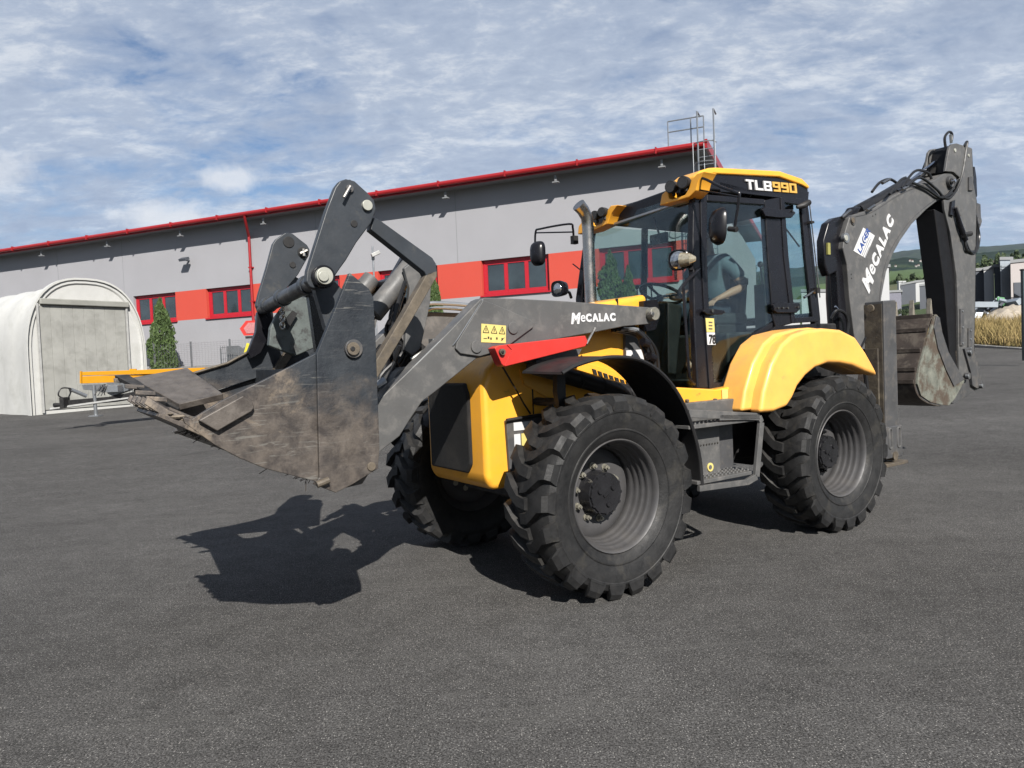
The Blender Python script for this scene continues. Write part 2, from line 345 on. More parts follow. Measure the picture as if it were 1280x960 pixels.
# land beyond the yard, one sheet to the horizon
xs = [-5000, -2500, -1200, -600, -300, -150, -100, -60, -30, 0, 20, 40, 60, 80, 100, 130, 170, 230, 300, 450, 700, 1100, 1800, 3000, 5000]
ys = [-3000, -800, -200, -60, -14, 0, 20, 40, 62, 80, 100, 130, 170, 230, 320, 450, 700, 1100, 1800, 3000, 6000]
def land_z(x, y):
    D = math.hypot(x, y); az = math.degrees(math.atan2(x, y))
    return (ground_z(x, y) if D <= 200 else ground_z(x*200/D, y*200/D) + ((D-200)*.02 if 15 < az < 100 else 0)) - .25
grid('meadow', xs, ys, 0, field, zf=land_z, kind='structure')

# dry grass verge on the right, past the edge of the yard
def grass_mat():
    m = bpy.data.materials.new('dry_grass'); m.use_nodes = True; t = m.node_tree; p = t.nodes['Principled BSDF']
    oi = t.nodes.new('ShaderNodeTexCoord').outputs['Object']
    c = ramp(t, noise(t, oi, 1.6, 5, .8), [(.3, (.11, .10, .03)), (.5, (.23, .17, .065)), (.7, (.32, .24, .11))]); t.links.new(c, p.inputs['Base Color']); p.inputs['Roughness'].default_value = .9
    return m
gm = grass_mat()
VA, VB = AT(1100, 424, 46), AT(1330, 441, 29)             # kerb line of the verge
def verge(t_, s_):                                         # t along the kerb, s metres beyond it
    d = (VB-VA); d.z = 0; nrm = V((-d.y, d.x, 0)).normalized(); nrm = nrm if nrm.x > 0 else -nrm
    p = VA+(VB-VA)*t_; q = p+nrm*s_; q.z = (ground_z(q.x, q.y)-.05 if s_ < -.2 else p.z+.02 + s_*.06); return q
g = G(); rows = [[g.bm.verts.new(verge(i/12, s)) for i in range(-8, 15)] for s in (-.6, .3, 4, 9, 20)]
for a, b in zip(rows, rows[1:]):
    for i in range(len(a)-1): g.bm.faces.new((a[i], a[i+1], b[i+1], b[i]))
g.build('verge_soil', pmat('dry_soil', (0.124, 0.1054, 0.0682), .95, var=.3, vs=2), None, kind='structure', smooth=180)
g = G()
rg = random.Random(3)
clumps = [(rg.uniform(-.45, 1.15), .5+rg.random()**1.4*12, rg.uniform(.6, 1.25)) for _ in range(520)]
for i in range(42000):
    if i % 3: ct, cs2, ch_ = clumps[rg.randrange(520)]; tt_, s = ct+rg.gauss(0, .012), max(.35, cs2+rg.gauss(0, .22))
    else: tt_, s, ch_ = rg.uniform(-.45, 1.15), .35+rg.random()**1.3*12, .7
    p = verge(tt_, s); h = rg.uniform(.35, 1.0)*ch_
    lx, ly = rg.gauss(0, .28)*h, rg.gauss(0, .28)*h; a = rg.random()*math.pi; wv = V((math.cos(a), math.sin(a), 0))*.016
    tip = p+V((lx, ly, h)); mid = p+V((lx*.35, ly*.35, h*.55))
    b0 = g.bm.verts.new(p-wv); b1 = g.bm.verts.new(p+wv); m0 = g.bm.verts.new(mid-wv*.9); m1 = g.bm.verts.new(mid+wv*.9); tv = g.bm.verts.new(tip)
    g.bm.faces.new((b0, b1, m1, m0)); g.bm.faces.new((m0, m1, tv))
g.build('dry_grass', gm, None, kind='stuff', label='tall dry yellow grass along the right edge of the yard', category='grass')
# kerb strip
g = G(); A_, B_ = verge(-.2, -.25), verge(1.2, -.25)
for i in range(36):
    a, b = verge(-.6+i*.05, -.15), verge(-.6+(i+.96)*.05, -.15); a2, b2 = verge(-.6+i*.05, .05), verge(-.6+(i+.96)*.05, .05)
    g.prism([a+V((0, 0, -.2)), b+V((0, 0, -.2)), b2+V((0, 0, -.2)), a2+V((0, 0, -.2))], (0, 0, .27))
g.build('kerb', concrete, None, kind='structure')
# hills
def hill(name, m, Y, prof, depth, base=380):
    g = G(); n = len(prof); rr = random.Random(int(Y)); pts = []
    P = catmull([V((a, b, 0)) for a, b in prof], 10)
    top = [AT(p.x, p.y+rr.uniform(-.35, .35), Y+depth*.5) for p in P]
    rows = []
    for k, (f, dy) in enumerate(((0, 0), (.35, .1), (.65, .22), (.85, .36), (1.0, .5), (.8, .8), (0, 1.2))):
        row = []
        for i, p in enumerate(P):
            b = AT(p.x, base, Y); t = top[i]; q = b+(t-b)*0
            z = b.z+(t.z-b.z)*f + (rr.uniform(-1, 1)*(t.z-b.z)*.02 if 0 < k < 4 else 0)
            yy = Y+depth*dy; xx = p_x(p.x, yy); row.append(g.bm.verts.new((xx, yy, z)))
        rows.append(row)
    for a, b in zip(rows, rows[1:]):
        for i in range(len(a)-1): g.bm.faces.new((a[i], a[i+1], b[i+1], b[i]))
    return g.build(name, m, None, kind='structure', smooth=180)
def p_x(px, Y): return AT(px, 400, Y).x
lampm_far = pmat('far_house_wall', (.30, .29, .27), .8); roof_far = pmat('far_house_roof', (.16, .07, .045), .8)
hillm = bpy.data.materials.new('hill_woods'); hillm.use_nodes = True; t = hillm.node_tree; p = t.nodes['Principled BSDF']
co = t.nodes.new('ShaderNodeTexCoord').outputs['Object']
c = ramp(t, noise(t, co, .02, 10, .8), [(.38, (.004, .010, .009)), (.52, (.011, .022, .014)), (.60, (.03, .045, .022)), (.68, (.012, .022, .013))]); t.links.new(c, p.inputs['Base Color']); p.inputs['Roughness'].default_value = 1; p.inputs['Specular IOR Level'].default_value = 0
hill('far_hills', hillm, 2300, [(820, 352), (960, 338), (1015, 333), (1060, 330), (1110, 318), (1135, 313), (1180, 309), (1230, 308), (1290, 304), (1370, 300), (1500, 306)], 1400)
hill('wooded_hills', hillm, 1100, [(840, 362), (1010, 345), (1080, 334), (1130, 322), (1170, 325), (1220, 317), (1260, 313), (1300, 311), (1400, 316), (1500, 325)], 500)
bpy.context.view_layer.update(); dg_ = bpy.context.evaluated_depsgraph_get(); rv = random.Random(4); nh = 0
for _ in range(60):
    px, py = rv.uniform(1112, 1275), rv.uniform(326, 338)
    hit, loc, nrm_, _i, ob, _m = sc.ray_cast(dg_, CAM, ray(px, py).normalized())
    if hit and ob and 'hills' in ob.name and nh < 22:
        nh += 1; hs_ = loc.y*1.6/F_; hh = empty('village_house', loc, rv.random()*3, label='tiny pale house scattered on the wooded hillside far behind the digging arm', category='house', group='village houses on the far hillside')
        G().span((-hs_, -hs_*.6, -6), (hs_, hs_*.6, hs_*1.0)).build('wall', lampm_far, hh); G().prism([(-hs_*1.1, -hs_*.7, hs_), (-hs_*1.1, hs_*.7, hs_), (-hs_*1.1, 0, hs_*1.5)], (hs_*2.2, 0, 0)).build('roof', roof_far, hh)
hill('green_slope', pmat('slope_grass', (.045, .075, .022), .95, var=.2, vs=.02), 420, [(900, 372), (1060, 350), (1100, 341), (1150, 336), (1190, 337), (1215, 350), (1260, 372)], 200, base=385)

# ------------------------------------------------------------------ trees
def leafm(name, a, b, sc_):
    m = bpy.data.materials.new(name); m.use_nodes = True; t = m.node_tree; p = t.nodes['Principled BSDF']
    co = t.nodes.new('ShaderNodeTexCoord').outputs['Object']; t.links.new(ramp(t, noise(t, co, sc_, 4, .8), [(.3, a), (.7, b)]), p.inputs['Base Color']); p.inputs['Roughness'].default_value = .75
    return m
thuja = leafm('thuja_leaves', (0.0188, 0.0413, 0.009), (0.0638, 0.1013, 0.0225), 5)
broad = leafm('tree_leaves', (0.0112, 0.0263, 0.0075), (0.045, 0.0675, 0.0188), 1.2)
bark = pmat('bark', (0.0434, 0.031, 0.0217), .9, var=.3, vs=12)
def leafcloud(g, n, fn, sz, rr, vert=.5):
    for _ in range(n):
        p = fn(rr); a = rr.random()*6.28; d1 = V((math.cos(a), math.sin(a), rr.uniform(-1, 1)*(1-vert)))*sz*rr.uniform(.6, 1.4); d2 = V((rr.uniform(-.4, .4), rr.uniform(-.4, .4), 1 if vert > .4 else rr.uniform(-1, 1)))*sz*rr.uniform(.8, 1.8)
        g.bm.faces.new([g.bm.verts.new(q) for q in (p-d1*.5, p+d1*.5, p+d2)])
def conifer(base, h, r, label, seed, group=None):
    rr = random.Random(seed); base = V(base)
    t = empty('thuja_tree', base, label=label, category='tree')
    if group: t['group'] = group
    G().tube([(0, 0, -.3), (0, 0, h*.5), (0, 0, h*.95)], [.09, .05, .015], 7).build('trunk', bark, t)
    lob = [(rr.random()*6.28, rr.uniform(.05, .95), rr.uniform(.06, .2)) for _ in range(40)]
    def fn(q):
        z = q.random()**1.15; a = q.random()*6.28; rad = r*(min(1, (1-z)*1.55)**.8)*(.82+.1*math.sin(a*3+z*9))
        for la, lz, lr in lob:
            if abs(z-lz) < .06 and abs((a-la+3.14) % 6.28-3.14) < .5: rad *= 1+lr
        rad *= math.sqrt(q.uniform(.45, 1.05)); return V((rad*math.cos(a), rad*math.sin(a), .1+z*h*.97))
    g = G(); leafcloud(g, 6500, fn, .085*(h/3)**.5, rr, .7); g.build('crown', thuja, t); return t
def bushy(base, h, r, label, seed, n=5000, cat='tree', group=None):
    rr = random.Random(seed); base = V(base)
    t = empty('leafy_tree', base, label=label, category=cat)
    if group: t['group'] = group
    g = G().tube([(0, 0, -.5), (.05*h, 0, h*.3), (0, .03*h, h*.7)], [.035*h, .025*h, .008*h], 7)
    for k in range(5):
        a = k*1.3+rr.random(); g.tube([(0, 0, h*(.25+.06*k)), (math.cos(a)*r*.6, math.sin(a)*r*.6, h*(.5+.06*k))], [.014*h, .005*h], 5)
    g.build('trunk', bark, t)
    cl = [(V((rr.gauss(0, .42)*r, rr.gauss(0, .42)*r, h*rr.uniform(.35, .88))), r*rr.uniform(.28, .5)) for _ in range(14)]
    def fn(q):
        c_, s = cl[q.randrange(14)]; d = V((q.gauss(0, 1), q.gauss(0, 1), q.gauss(0, 1))).normalized()*s*q.uniform(.55, 1.0)**.5; return c_+d
    g = G(); leafcloud(g, n, fn, .06*r+.03, rr, .1); g.build('crown', broad, t); return t

# ------------------------------------------------------------------ factory hall
WU, WN = V((.923, -.385, 0)).normalized(), V((-.385, -.923, 0)).normalized()
WP = AT(239, 456, 40.0); WP.z = 0
def W(px, py, off=0):
    d = ray(px, py); P0 = WP+WN*off; k = (P0-CAM).dot(WN)/d.dot(WN); q = CAM+d*k-WP; return q.dot(WU), q.z
rz = math.atan2(WU.y, WU.x)                                # hall frame: x along the wall to the right, y into the hall, z up
hall = empty('factory_building', WP, rz, label='long grey and red factory building with red roof edge behind the yellow backhoe', category='building')
WT, WB, RT = 6.33, 4.70, 9.85
U0, U1 = -30.0, 27.9
wins = [(-4.2+5.6*k, -0.9+5.6*k) for k in range(-4, 6)]
wins = [(a, b) for a, b in wins if b < U1-.3]
G().span((U0, 0, .5), (U1, .4, WB)).build('wall', wallm, hall, label='pale grey rendered lower wall')
G().span((U0, 0, WT), (U1, .4, RT)).build('wall', wallm, hall, label='pale grey rendered upper wall')
G().span((U1-.4, .4, .5), (U1, 38, RT)).build('wall', wallm, hall, label='gable wall of the hall')
prev = U0; first = True
for a, b in wins+[(U1, U1)]:
    if a-prev > .05:
        (G().span((prev, 0, WB), (a, .4, WT))).build('wall_panel', wallm if prev < -5 else redwall, hall)
    prev = b
for a, b in wins:
    wn_ = G()
    for (x0, x1, z0, z1) in ((a, b, WT-.12, WT), (a, b, WB, WB+.13), (a, a+.13, WB+.13, WT-.12), (b-.13, b, WB+.13, WT-.12)): wn_.span((x0, .17, z0), (x1, .27, z1))
    wo = wn_.build('window', redframe, hall, bevel=.01)
    third = (b-a-.26)/3
    for k in range(3):
        x0 = a+.13+k*third; f = G()
        for (p0, p1, q0, q1) in ((x0, x0+.09, WB+.13, WT-.12), (x0+third-.09, x0+third, WB+.13, WT-.12), (x0+.09, x0+third-.09, WB+.13, WB+.22), (x0+.09, x0+third-.09, WT-.21, WT-.12)): f.span((p0, .185, q0), (p1, .255, q1))
        f.build('frame', redframe, wo); G().span((x0+.09, .225, WB+.22), (x0+third-.09, .235, WT-.21)).build('pane', glassdark, wo)
    G().span((a-.08, -.09, WB-.06), (b+.08, .168, WB)).build('window_sill', redframe, wo)
    G().span((a+.05, .42, WB), (b-.05, .46, WT)).build('blind', darkgrey, wo)
OV = .82
G().prism([(U0, -OV, RT-.16), (U0, 38, RT+1.6), (U0, 38, RT+1.75), (U0, -OV, RT+.02)], (U1-U0+.6, 0, 0)).build('roof', soffit, hall)
G().span((U0, -OV-.06, RT-.20), (U1+.6, -OV-.005, RT+.06)).build('fascia', redmetal, hall, bevel=.01)
G().tube([(U0, -OV-.16, RT-.02), (U1+.6, -OV-.16, RT-.02)], .11, 10).build('gutter', redmetal, hall)
G().prism([(U1+.6, -OV-.2, RT-.2), (U1+.6, 38, RT+1.45), (U1+.6, 38, RT+1.85), (U1+.6, -OV-.2, RT+.15)], (.1, 0, 0)).build('verge_trim', redmetal, hall)
for i in range(0, 18):
    u = U0+3.3*i+.5; G().box((u, -OV-.16, RT-.02), (.06, .27, .26)).build('gutter_bracket', redmetal, hall)
du = 4.75
G().tube([(du+.55, -OV-.16, RT-.1), (du+.5, -OV-.08, RT-.3), (du+.1, -.3, RT-.85), (du, -.14, RT-1.05), (du, -.14, 2.0)], .075, 10).build('downpipe', redmetal, hall)
for z in (3.2, 5.4, 7.2): G().box((du, -.1, z), (.22, .2, .06)).build('pipe_clip', redmetal, hall)
lampm = pmat('lamp_white', (0.30, 0.30, 0.29), .4)
for i, px in enumerate((50, 133, 225, 330, 559, 697, 830)):
    u, z = W(px, 280, .6); 
    o = G().box((u, -.62, RT-.42), (.10, .10, .26)).box((u, -.62, RT-.60), (.28, .22, .05)).build('eave_lamp', soffit, hall, bevel=.01)
u, z = W(231, 325, .3)
G().box((u, -.2, z), (.1, .4, .08)).box((u+.1, -.45, z+.02), (.5, .3, .14), rot=(R_(25), 0, 0)).build('wall_lamp', darkgrey, hall)
u, z = W(187, 445); G().span((u-.7, -.05, z-.55), (u+.7, .1, z+.55)).build('vent_window', darkgrey, hall); 
# expansion joints of the render
for u in (-10.5, -4.9, 9.0, 17.0): G().span((u-.012, -.006, WT+.02), (u+.012, -.001, RT-.2)).build('wall_joint', soffit, hall)
# roof access ladder
lg = G(); lu = U1-.15
ud, zd_ = U1+.9, 0
for du_ in (0, .62): lg.tube([(U1+.35+du_, -OV-.25, 1.5), (U1+.35+du_, -OV-.25, RT+1.25), (U1+.35+du_, -OV+.6, RT+1.3)], .035, 6)
for k in range(36): lg.tube([(U1+.35, -OV-.25, 1.8+k*.3), (U1+.97, -OV-.25, 1.8+k*.3)], .018, 5) if k < 28 else None
for z in [RT-2.4+.75*i for i in range(4)]:
    lg.tube([(U1+.66+.42*math.cos(a), -OV-.25-.38+.38*math.sin(a)-.0, z) for a in [math.pi*(.95+1.1*k/10) for k in range(11)]], .02, 5)
for u_ in (.25, .66, 1.07): lg.tube([(U1+u_, -OV-.95, RT-2.4), (U1+u_, -OV-.95, RT-.15)], .015, 5)
lg.build('roof_ladder', galv, hall)
rl = G()
for a, b in ((-.85, .55),):
    for u_ in (a, a+.9, b-.0): rl.tube([(U1+u_, -OV+.1, RT-.1), (U1+u_, -OV+.1, RT+1.15)], .028, 6)
    for z in (.72, 1.15): rl.tube([(U1+a, -OV+.1, RT+z), (U1+b, -OV+.1, RT+z)], .025, 6)
rl.build('guard_rail', galv, hall)

# conifers before the facade
def gp(px, Y): q = AT(px, 450, Y); return V((q.x, q.y, ground_z(q.x, q.y)))
def tree_px(px, ytop, ybot, Y, rpx, label, seed):
    a, b = AT(px, ytop, Y), AT(px, ybot, Y); return conifer(b, a.z-b.z, rpx/F_*Y, label, seed)
tree_px(205, 374, 466, 37.5, 17.5, 'slender green thuja behind the fence beside the pale tent hall', 1)
tree_px(545, 348, 420, 33, 12, 'thuja seen just behind the loader arm between red wall and arm', 2)
tree_px(765, 316, 395, 29, 17, 'taller thuja seen through the windscreen before the red window', 3)
tree_px(787, 335, 395, 28.5, 10, 'shorter thuja seen through the windscreen beside the taller one', 4)

# bank and low wall in front of the facade, fence on it
g = G(); 
for u_ in range(-22, 24, 2): g.span((u_, -3.2, .3), (u_+1.97, -2.95, 2.0+.0))
low = g; low.prism([(-22, -2.95, .3), (-22, 0, .3), (-22, 0, 2.12), (-22, -2.95, 1.98)], (50, 0, 0))
bk = low.build('concrete_bank', concrete, None, kind='structure'); bk.location = WP; bk.rotation_euler = (0, 0, rz)
fen = empty('mesh_fence', WP, rz, label='thin grey wire mesh fence on posts in front of the factory wall', category='fence')
fz0, fz1 = 1.98, 3.25
for k in range(9): G().box((-6.9+2.55*k, -3.05, (fz0+fz1)/2), (.07, .07, fz1-fz0+.1)).build('post', galv, fen)
fw = G()
for k in range(13): fw.tube([(-9, -3.02, fz0+.08+k*.095), (14, -3.02, fz0+.08+k*.095)], .004, 3)
for k in range(116): fw.tube([(-9+k*.2, -3.02, fz0+.05), (-9+k*.2, -3.02, fz1)], .004, 3)
fw.build('wire_mesh', galv, fen, kind='stuff')

# CCTV pole
pb = AT(472, 440, 27); pt = AT(464, 308, 27); pt.x, pt.y = pb.x, pb.y
pole = empty('camera_pole', (pb.x, pb.y, 0), label='thin grey pole with a white surveillance camera before the red stripe', category='pole')
G().tube([(0, 0, 0), (0, 0, pt.z)], .035, 8).build('post', galv, pole)
hz = AT(464, 318, 27).z
G().box((.12, -.1, hz), (.34, .16, .14), rot=(0, R_(-25), R_(20))).cyl((0, 0, hz-.22), (0, 0, hz-.04), .06).build('camera_housing', lampm, pole, bevel=.02)

# ------------------------------------------------------------------ tent hall
tp = pmat('tent_fabric', (.215, .215, .195), .7, var=.10, vs=.8, c2=(.165, .165, .15), c2s=1.2, c2lo=.5, c2hi=.75, bump=.25, bs=3, dust=.0)
tp2 = pmat('tent_door_fabric', (.25, .25, .232), .75, var=.10, vs=1.1, c2=(.17, .17, .155), c2s=1.6, c2lo=.45, c2hi=.72, bump=.2, bs=4)
tp3 = pmat('white_tent_cover', (.40, .40, .385), .7, var=.08, vs=.8, c2=(.31, .31, .29), c2s=.8, c2lo=.5, c2hi=.75, bump=.5, bs=1.6)
TO = AT(41, 516, 27.3); TW, TH = 4.65, 5.35
tent = empty('tent_hall', TO, R_(56), label='pale grey arched fabric tent hall at the left edge of the yard', category='tent')
def arch(w_, h_, n=28, e=2.6):                              # superellipse arch from left foot to right foot
    o_ = []; sp_h = h_*.42
    o_.append((-w_/2, -.3)); 
    for i in range(n+1):
        a = math.pi*(1-i/n); c_, s_ = math.cos(a), math.sin(a)
        o_.append((math.copysign(abs(c_)**(2/e), c_)*w_/2, sp_h+(h_-sp_h)*abs(s_)**(2/e*1.15)))
    o_.append((w_/2, -.3)); return o_
A0 = arch(TW, TH); A1 = arch(TW-.5, TH-.28)
cxo = TW/2
G().prism([(cxo+x*.99, .25, z*.99) for x, z in A0], (0, .03, 0)).build('front_panel', tp3, tent)
def strip(a, b, y0, y1):
    g = G()
    ra = [g.bm.verts.new((cxo+x, y0, z)) for x, z in a]; rb = [g.bm.verts.new((cxo+x, y1, z)) for x, z in b]
    rc = [g.bm.verts.new((cxo+x*.985, y1, z*.985)) for x, z in b]; rd = [g.bm.verts.new((cxo+x*.985, y0, z*.985)) for x, z in a]
    for r1, r2 in ((ra, rb), (rb, rc), (rc, rd), (rd, ra)):
        for i in range(len(r1)-1): g.bm.faces.new((r1[i], r1[i+1], r2[i+1], r2[i]))
    return g
strip(A0, A0, .16, .42).build('arch_hood', tp3, tent, smooth=50)
strip(arch(TW-.25, TH-.14), A1, .185, .36).build('arch_frame', tp3, tent, smooth=50)
g = G(); rings = []
for i in range(41):
    y = .35+i*.45; sag = .09*math.sin(i*math.pi/4)**2
    k = 1-.0-.04; rings.append([g.bm.verts.new((cxo+x*(k-sag*.25), y, z*(k-sag*.25))) for x, z in A0])
for a, b in zip(rings, rings[1:]):
    for i in range(len(a)-1): g.bm.faces.new((a[i], a[i+1], b[i+1], b[i]))
g.build('cover', tp3, tent, smooth=60)
g = G().span((.5, .22, .05), (3.85, .30, 4.2))
g.build('door', tp2, tent)
for i in range(8): G().span((.51+i*.418, .205, .06), (.51+i*.418+.41, .222, 4.18)).build('door_panel', tp2, tent, bevel=.01)
G().box((2.26, .16, 4.32), (3.45, .2, .24)).build('door_header', tp, tent, bevel=.04)
for x in (.45, 3.9): G().box((x, .18, 2.1), (.07, .08, 4.3)).build('door_rail', lampm, tent)
G().cyl((4.05, .33, 1.0), (4.05, .2, 1.0), .09).build('socket', black, tent)

# ------------------------------------------------------------------ yellow attachment on a drawbar trailer
tb = AT(117, 520, 20.5); gz = ground_z(tb.x, tb.y)
yb = pmat('orange_yellow_beam', (0.496, 0.2232, 0.0093), .4, var=.05, vs=4)
px2 = lambda a, b, Y: AT(a, b, Y)
tr = empty('implement_trailer', (0, 0, 0), label='low trailer with an orange yellow steel beam parked before the tent hall', category='trailer')
YT = 20.5; YE = 23.5
def TP(px, py, f=0): return AT(px, py, YT+(px-80)/180*3.0+f)
g = G().prism([TP(101, 465), TP(256, 459.5), TP(256, 466), TP(101, 469.5)], (0, .25, 0)).build('beam', yb, tr, bevel=.01)
G().prism([TP(101, 470.5), TP(200, 467), TP(200, 476), TP(101, 479.5)], (0, .2, 0)).build('beam', yb, tr, bevel=.01)
G().prism([TP(163, 461), TP(171, 461), TP(171, 468), TP(163, 468)], (0, -.06, 0)).build('clamp', yb, tr)
G().prism([TP(101, 464), TP(103, 464), TP(103, 479), TP(101, 479)], (0, -.05, 0)).build('end_plate', yb, tr)
G().prism([TP(81, 500.5), TP(135, 496), TP(190, 485), TP(196, 494), TP(140, 503), TP(81, 508)], (0, .3, 0)).build('drawbar', blackm, tr, bevel=.01)
G().tube([TP(67, 506.5), TP(80, 506)], .06, 8).box(TP(81, 503), (.12, .3, .3)).build('tow_eye', blackm, tr)
G().tube([TP(80, 498), TP(73, 494), TP(76, 486), TP(84, 485), TP(89, 487), TP(86, 496), TP(82, 500)], .02, 6, sm=5).tube([TP(86, 485), TP(88, 492), TP(84, 499)], .018, 6, sm=4).build('hose', hose, tr)
G().cyl(TP(89, 487), TP(108, 495), .055).build('cylinder', galv, tr)
G().tube([TP(117, 482), TP(120, 519)], .05, 8).box(TP(120, 520.5)+V((0, 0, .02)), (.28, .28, .03)).build('support_leg', galv, tr)
G().prism([TP(102, 481), TP(130, 480), TP(128, 490), TP(115, 488), TP(104, 487)], (0, .1, 0)).box(TP(140, 486), (.5, .3, .2)).prism([TP(133, 479), TP(163, 478), TP(160, 488), TP(140, 495), TP(134, 492)], (0, .3, 0)).build('bracket', galv, tr, bevel=.01)
for a, b in (((122, 495), (131, 481)), ((126, 495), (134, 482)), ((118, 494), (126, 482)), ((131, 494), (128, 481))): G().tube([TP(*a, -.05), TP(*b, -.05)], .014, 5).build('cable', hose, tr)
G().cyl(TP(180, 490, .3), TP(180, 490, .55), .3).build('wheel', rubber, tr)
G().tube([TP(62, 511.5), TP(172, 496)], .035, 6).build('rail', lampm, tr)

# red marker board and grey cage behind the bucket
q = AT(318, 410, 30)
mb = empty('warning_board', q, 0, label='red six-sided reflective board with a yellow plate behind the bucket', category='sign')
def hexa(s, y): return [(-.62*s, y, 0), (-.34*s, y, .32*s), (.34*s, y, .32*s), (.62*s, y, 0), (.40*s, y, -.30*s), (-.46*s, y, -.30*s)]
G().prism(hexa(1, 0), (0, .08, 0)).build('board', red, mb); G().prism(hexa(.72, -.02), (0, .02, 0)).build('reflector', pmat('pink_reflector', (0.341, 0.1364, 0.1364), .5, var=.3, vs=30), mb)
G().box((0, .05, -.38), (.8, .12, .1)).tube([(0, .05, -.4), (0, .05, -2.8)], .05, 6).build('post', blackm, mb)
G().box((-.3, -.05, -.85), (.22, .04, .42), rot=(0, R_(20), 0)).build('plate', pmat('yellow_plate', (0.465, 0.403, 0.0372), .4), mb)
q = AT(288, 452, 33); q.z = 1.4
cg = empty('wire_cage', q, rz, label='grey wire gas cage with chamfered corner standing by the factory wall', category='cage')
pp = [(-.55, 0, 0), (.5, 0, 0), (.5, 0, 1.0), (.15, 0, 1.2), (-.55, 0, 1.2)]
G().prism([(x, .4, z+.3) for x, _, z in pp], (0, .03, 0)).build('back_panel', galv, cg)
g = G()
for k in range(9): g.tube([(-.55+k*.13, 0, .3), (-.55+k*.13, 0, 1.5 if k < 6 else 1.3)], .012, 4)
for k in range(5): g.tube([(-.55, 0, .35+k*.27), (.5, 0, .35+k*.27)], .012, 4)
g.build('wire_front', galv, cg)
for x in (-.55, .5):
    for y in (0, .4): G().box((x, y, .7), (.05, .05, 1.4)).build('post', galv, cg)

# ------------------------------------------------------------------ far buildings on the right
wpale = pmat('pale_sheet', (0.341, 0.3472, 0.3534), .6, var=.06, vs=.2); wpink = pmat('pale_pink_render', (0.31, 0.2852, 0.279), .8, var=.05, vs=.2)
silverm = pmat('silver_ribbed', (0.2604, 0.2914, 0.3224), .45, metal=.4, var=.1, vs=.5)
def blk(px0, px1, pyt, pyb, Y, dep, label, m, cat='building', name='distant_building', skew=0, top2=None, m2=None, sidepx=None):
    dep = min(dep, 5.0); skew = dep*AT(px1, pyb, Y).x/Y if px0 > 1000 else 0
    b = AT((px0+px1)/2, pyb, Y); root = empty(name, (b.x, b.y, b.z-1.5), label=label, category=cat)
    x0, x1 = AT(px0, pyb, Y).x-b.x, AT(px1, pyb, Y).x-b.x; z0 = 0; z1a = AT(px0, pyt, Y).z-b.z+1.5; z1b = AT(px1, top2 if top2 else pyt, Y).z-b.z+1.5
    G().prism([(x0, 0, 0), (x1, 0, 0), (x1, 0, z1b), (x0, 0, z1a)], (skew, dep, 0)).build('wall', m, root)
    root['_w'] = 0; del root['_w']
    G().prism([(x0-.1, -.1, z1a+.002), (x1+.1, -.1, z1b+.002), (x1+.1, -.1, z1b+.25), (x0-.1, -.1, z1a+.25)], (skew, dep+.2, 0)).build('roof', soffit, root)
    return root, x0, x1, z1a
r_, x0, x1, h = blk(1092, 1112, 334, 376, 62, 8, 'white tower building partly behind the grey boom', wpale)
G().box((x1-1.0, -.05, 2.6), (.5, .1, 1.6)).build('window', darkgrey, r_)
r_, x0, x1, h = blk(1109, 1127, 366, 388, 80, 10, 'low grey violet shed right of the white tower building', pmat('violet_sheet', (0.1364, 0.1364, 0.1674), .6), top2=365)
r_, x0, x1, h = blk(1126, 1145, 357, 378, 95, 12, 'dark grey box shaped hall before the green slope', darkgrey, top2=353)
r_, x0, x1, h = blk(1144.2, 1180, 353, 378, 96, 12, 'white fronted hall beside the dark grey one', wpale, top2=350)
r_, x0, x1, h = blk(1150, 1215, 358, 386, 84, 10, 'grey two storey office block with small windows behind the dipper arm', darkgrey, top2=348)
for k in range(9):
    for zf in (.50, .78): G().box((x0+1.0+k*(x1-x0-1.5)/9, -.04, h*zf), (.5, .1, .6)).build('window', wpale, r_)
for i, (px, hh) in enumerate(((1124.5, 8), (1129, 8))):
    q = AT(px, 360, 110); z1 = AT(px, 353, 110).z
    root = empty('roof_stack', (q.x, q.y, q.z-3), label=('left' if i == 0 else 'right')+' one of two small white stacks above the dark grey hall', category='chimney')
    G().box((0, 0, (z1-q.z+3)/2), (.45, .45, z1-q.z+3)).build('shaft', wpale, root); G().box((0, 0, z1-q.z+3.1), (.6, .6, .2)).build('cap', wpale, root)
r_, x0, x1, h = blk(1208, 1231, 340, 381, 62, 9, 'dark sheet hall right of the dipper arm', darkgrey, top2=338)
r_, x0, x1, h = blk(1230.5, 1243, 338, 378, 61, 9, 'pale grey hall end wall between dark halls', wpale, top2=335)
r_, x0, x1, h = blk(1243.5, 1252, 334, 376, 60.5, 9, 'dark narrow hall side beside the silver tower', darkgrey)
r_, x0, x1, h = blk(1251, 1265, 325, 372, 59, 4, 'silver ribbed tower rising above the far halls', silverm)
for k in range(11): G().box(((x0+x1)/2, -.03, 2.0+k*(h-2.3)/11), (x1-x0-.1, .08, .12)).build('rib', silverm, r_)
r_, x0, x1, h = blk(1264, 1330, 329, 376, 57, 10, 'pinkish white building with balcony at the right edge', wpink, top2=322)
G().span((x0+.2, -.06, h*.36), (x1, .02, h*.66)).build('window', darkgrey, r_)
g = G().span((x0+.1, -1.0, h*.33), (x0+5, -.07, h*.36))
for k in range(10): g.tube([(x0+.15+k*.4, -.95, h*.36), (x0+.15+k*.4, -.95, h*.36+.9)], .03, 4)
g.tube([(x0+.1, -.95, h*.36+.9), (x0+5, -.95, h*.36+.9)], .04, 4).build('balcony', lampm, r_)
G().span((x0, -.9, 0), (x1, -.08, h*.2)).build('base_wall', wpale, r_)
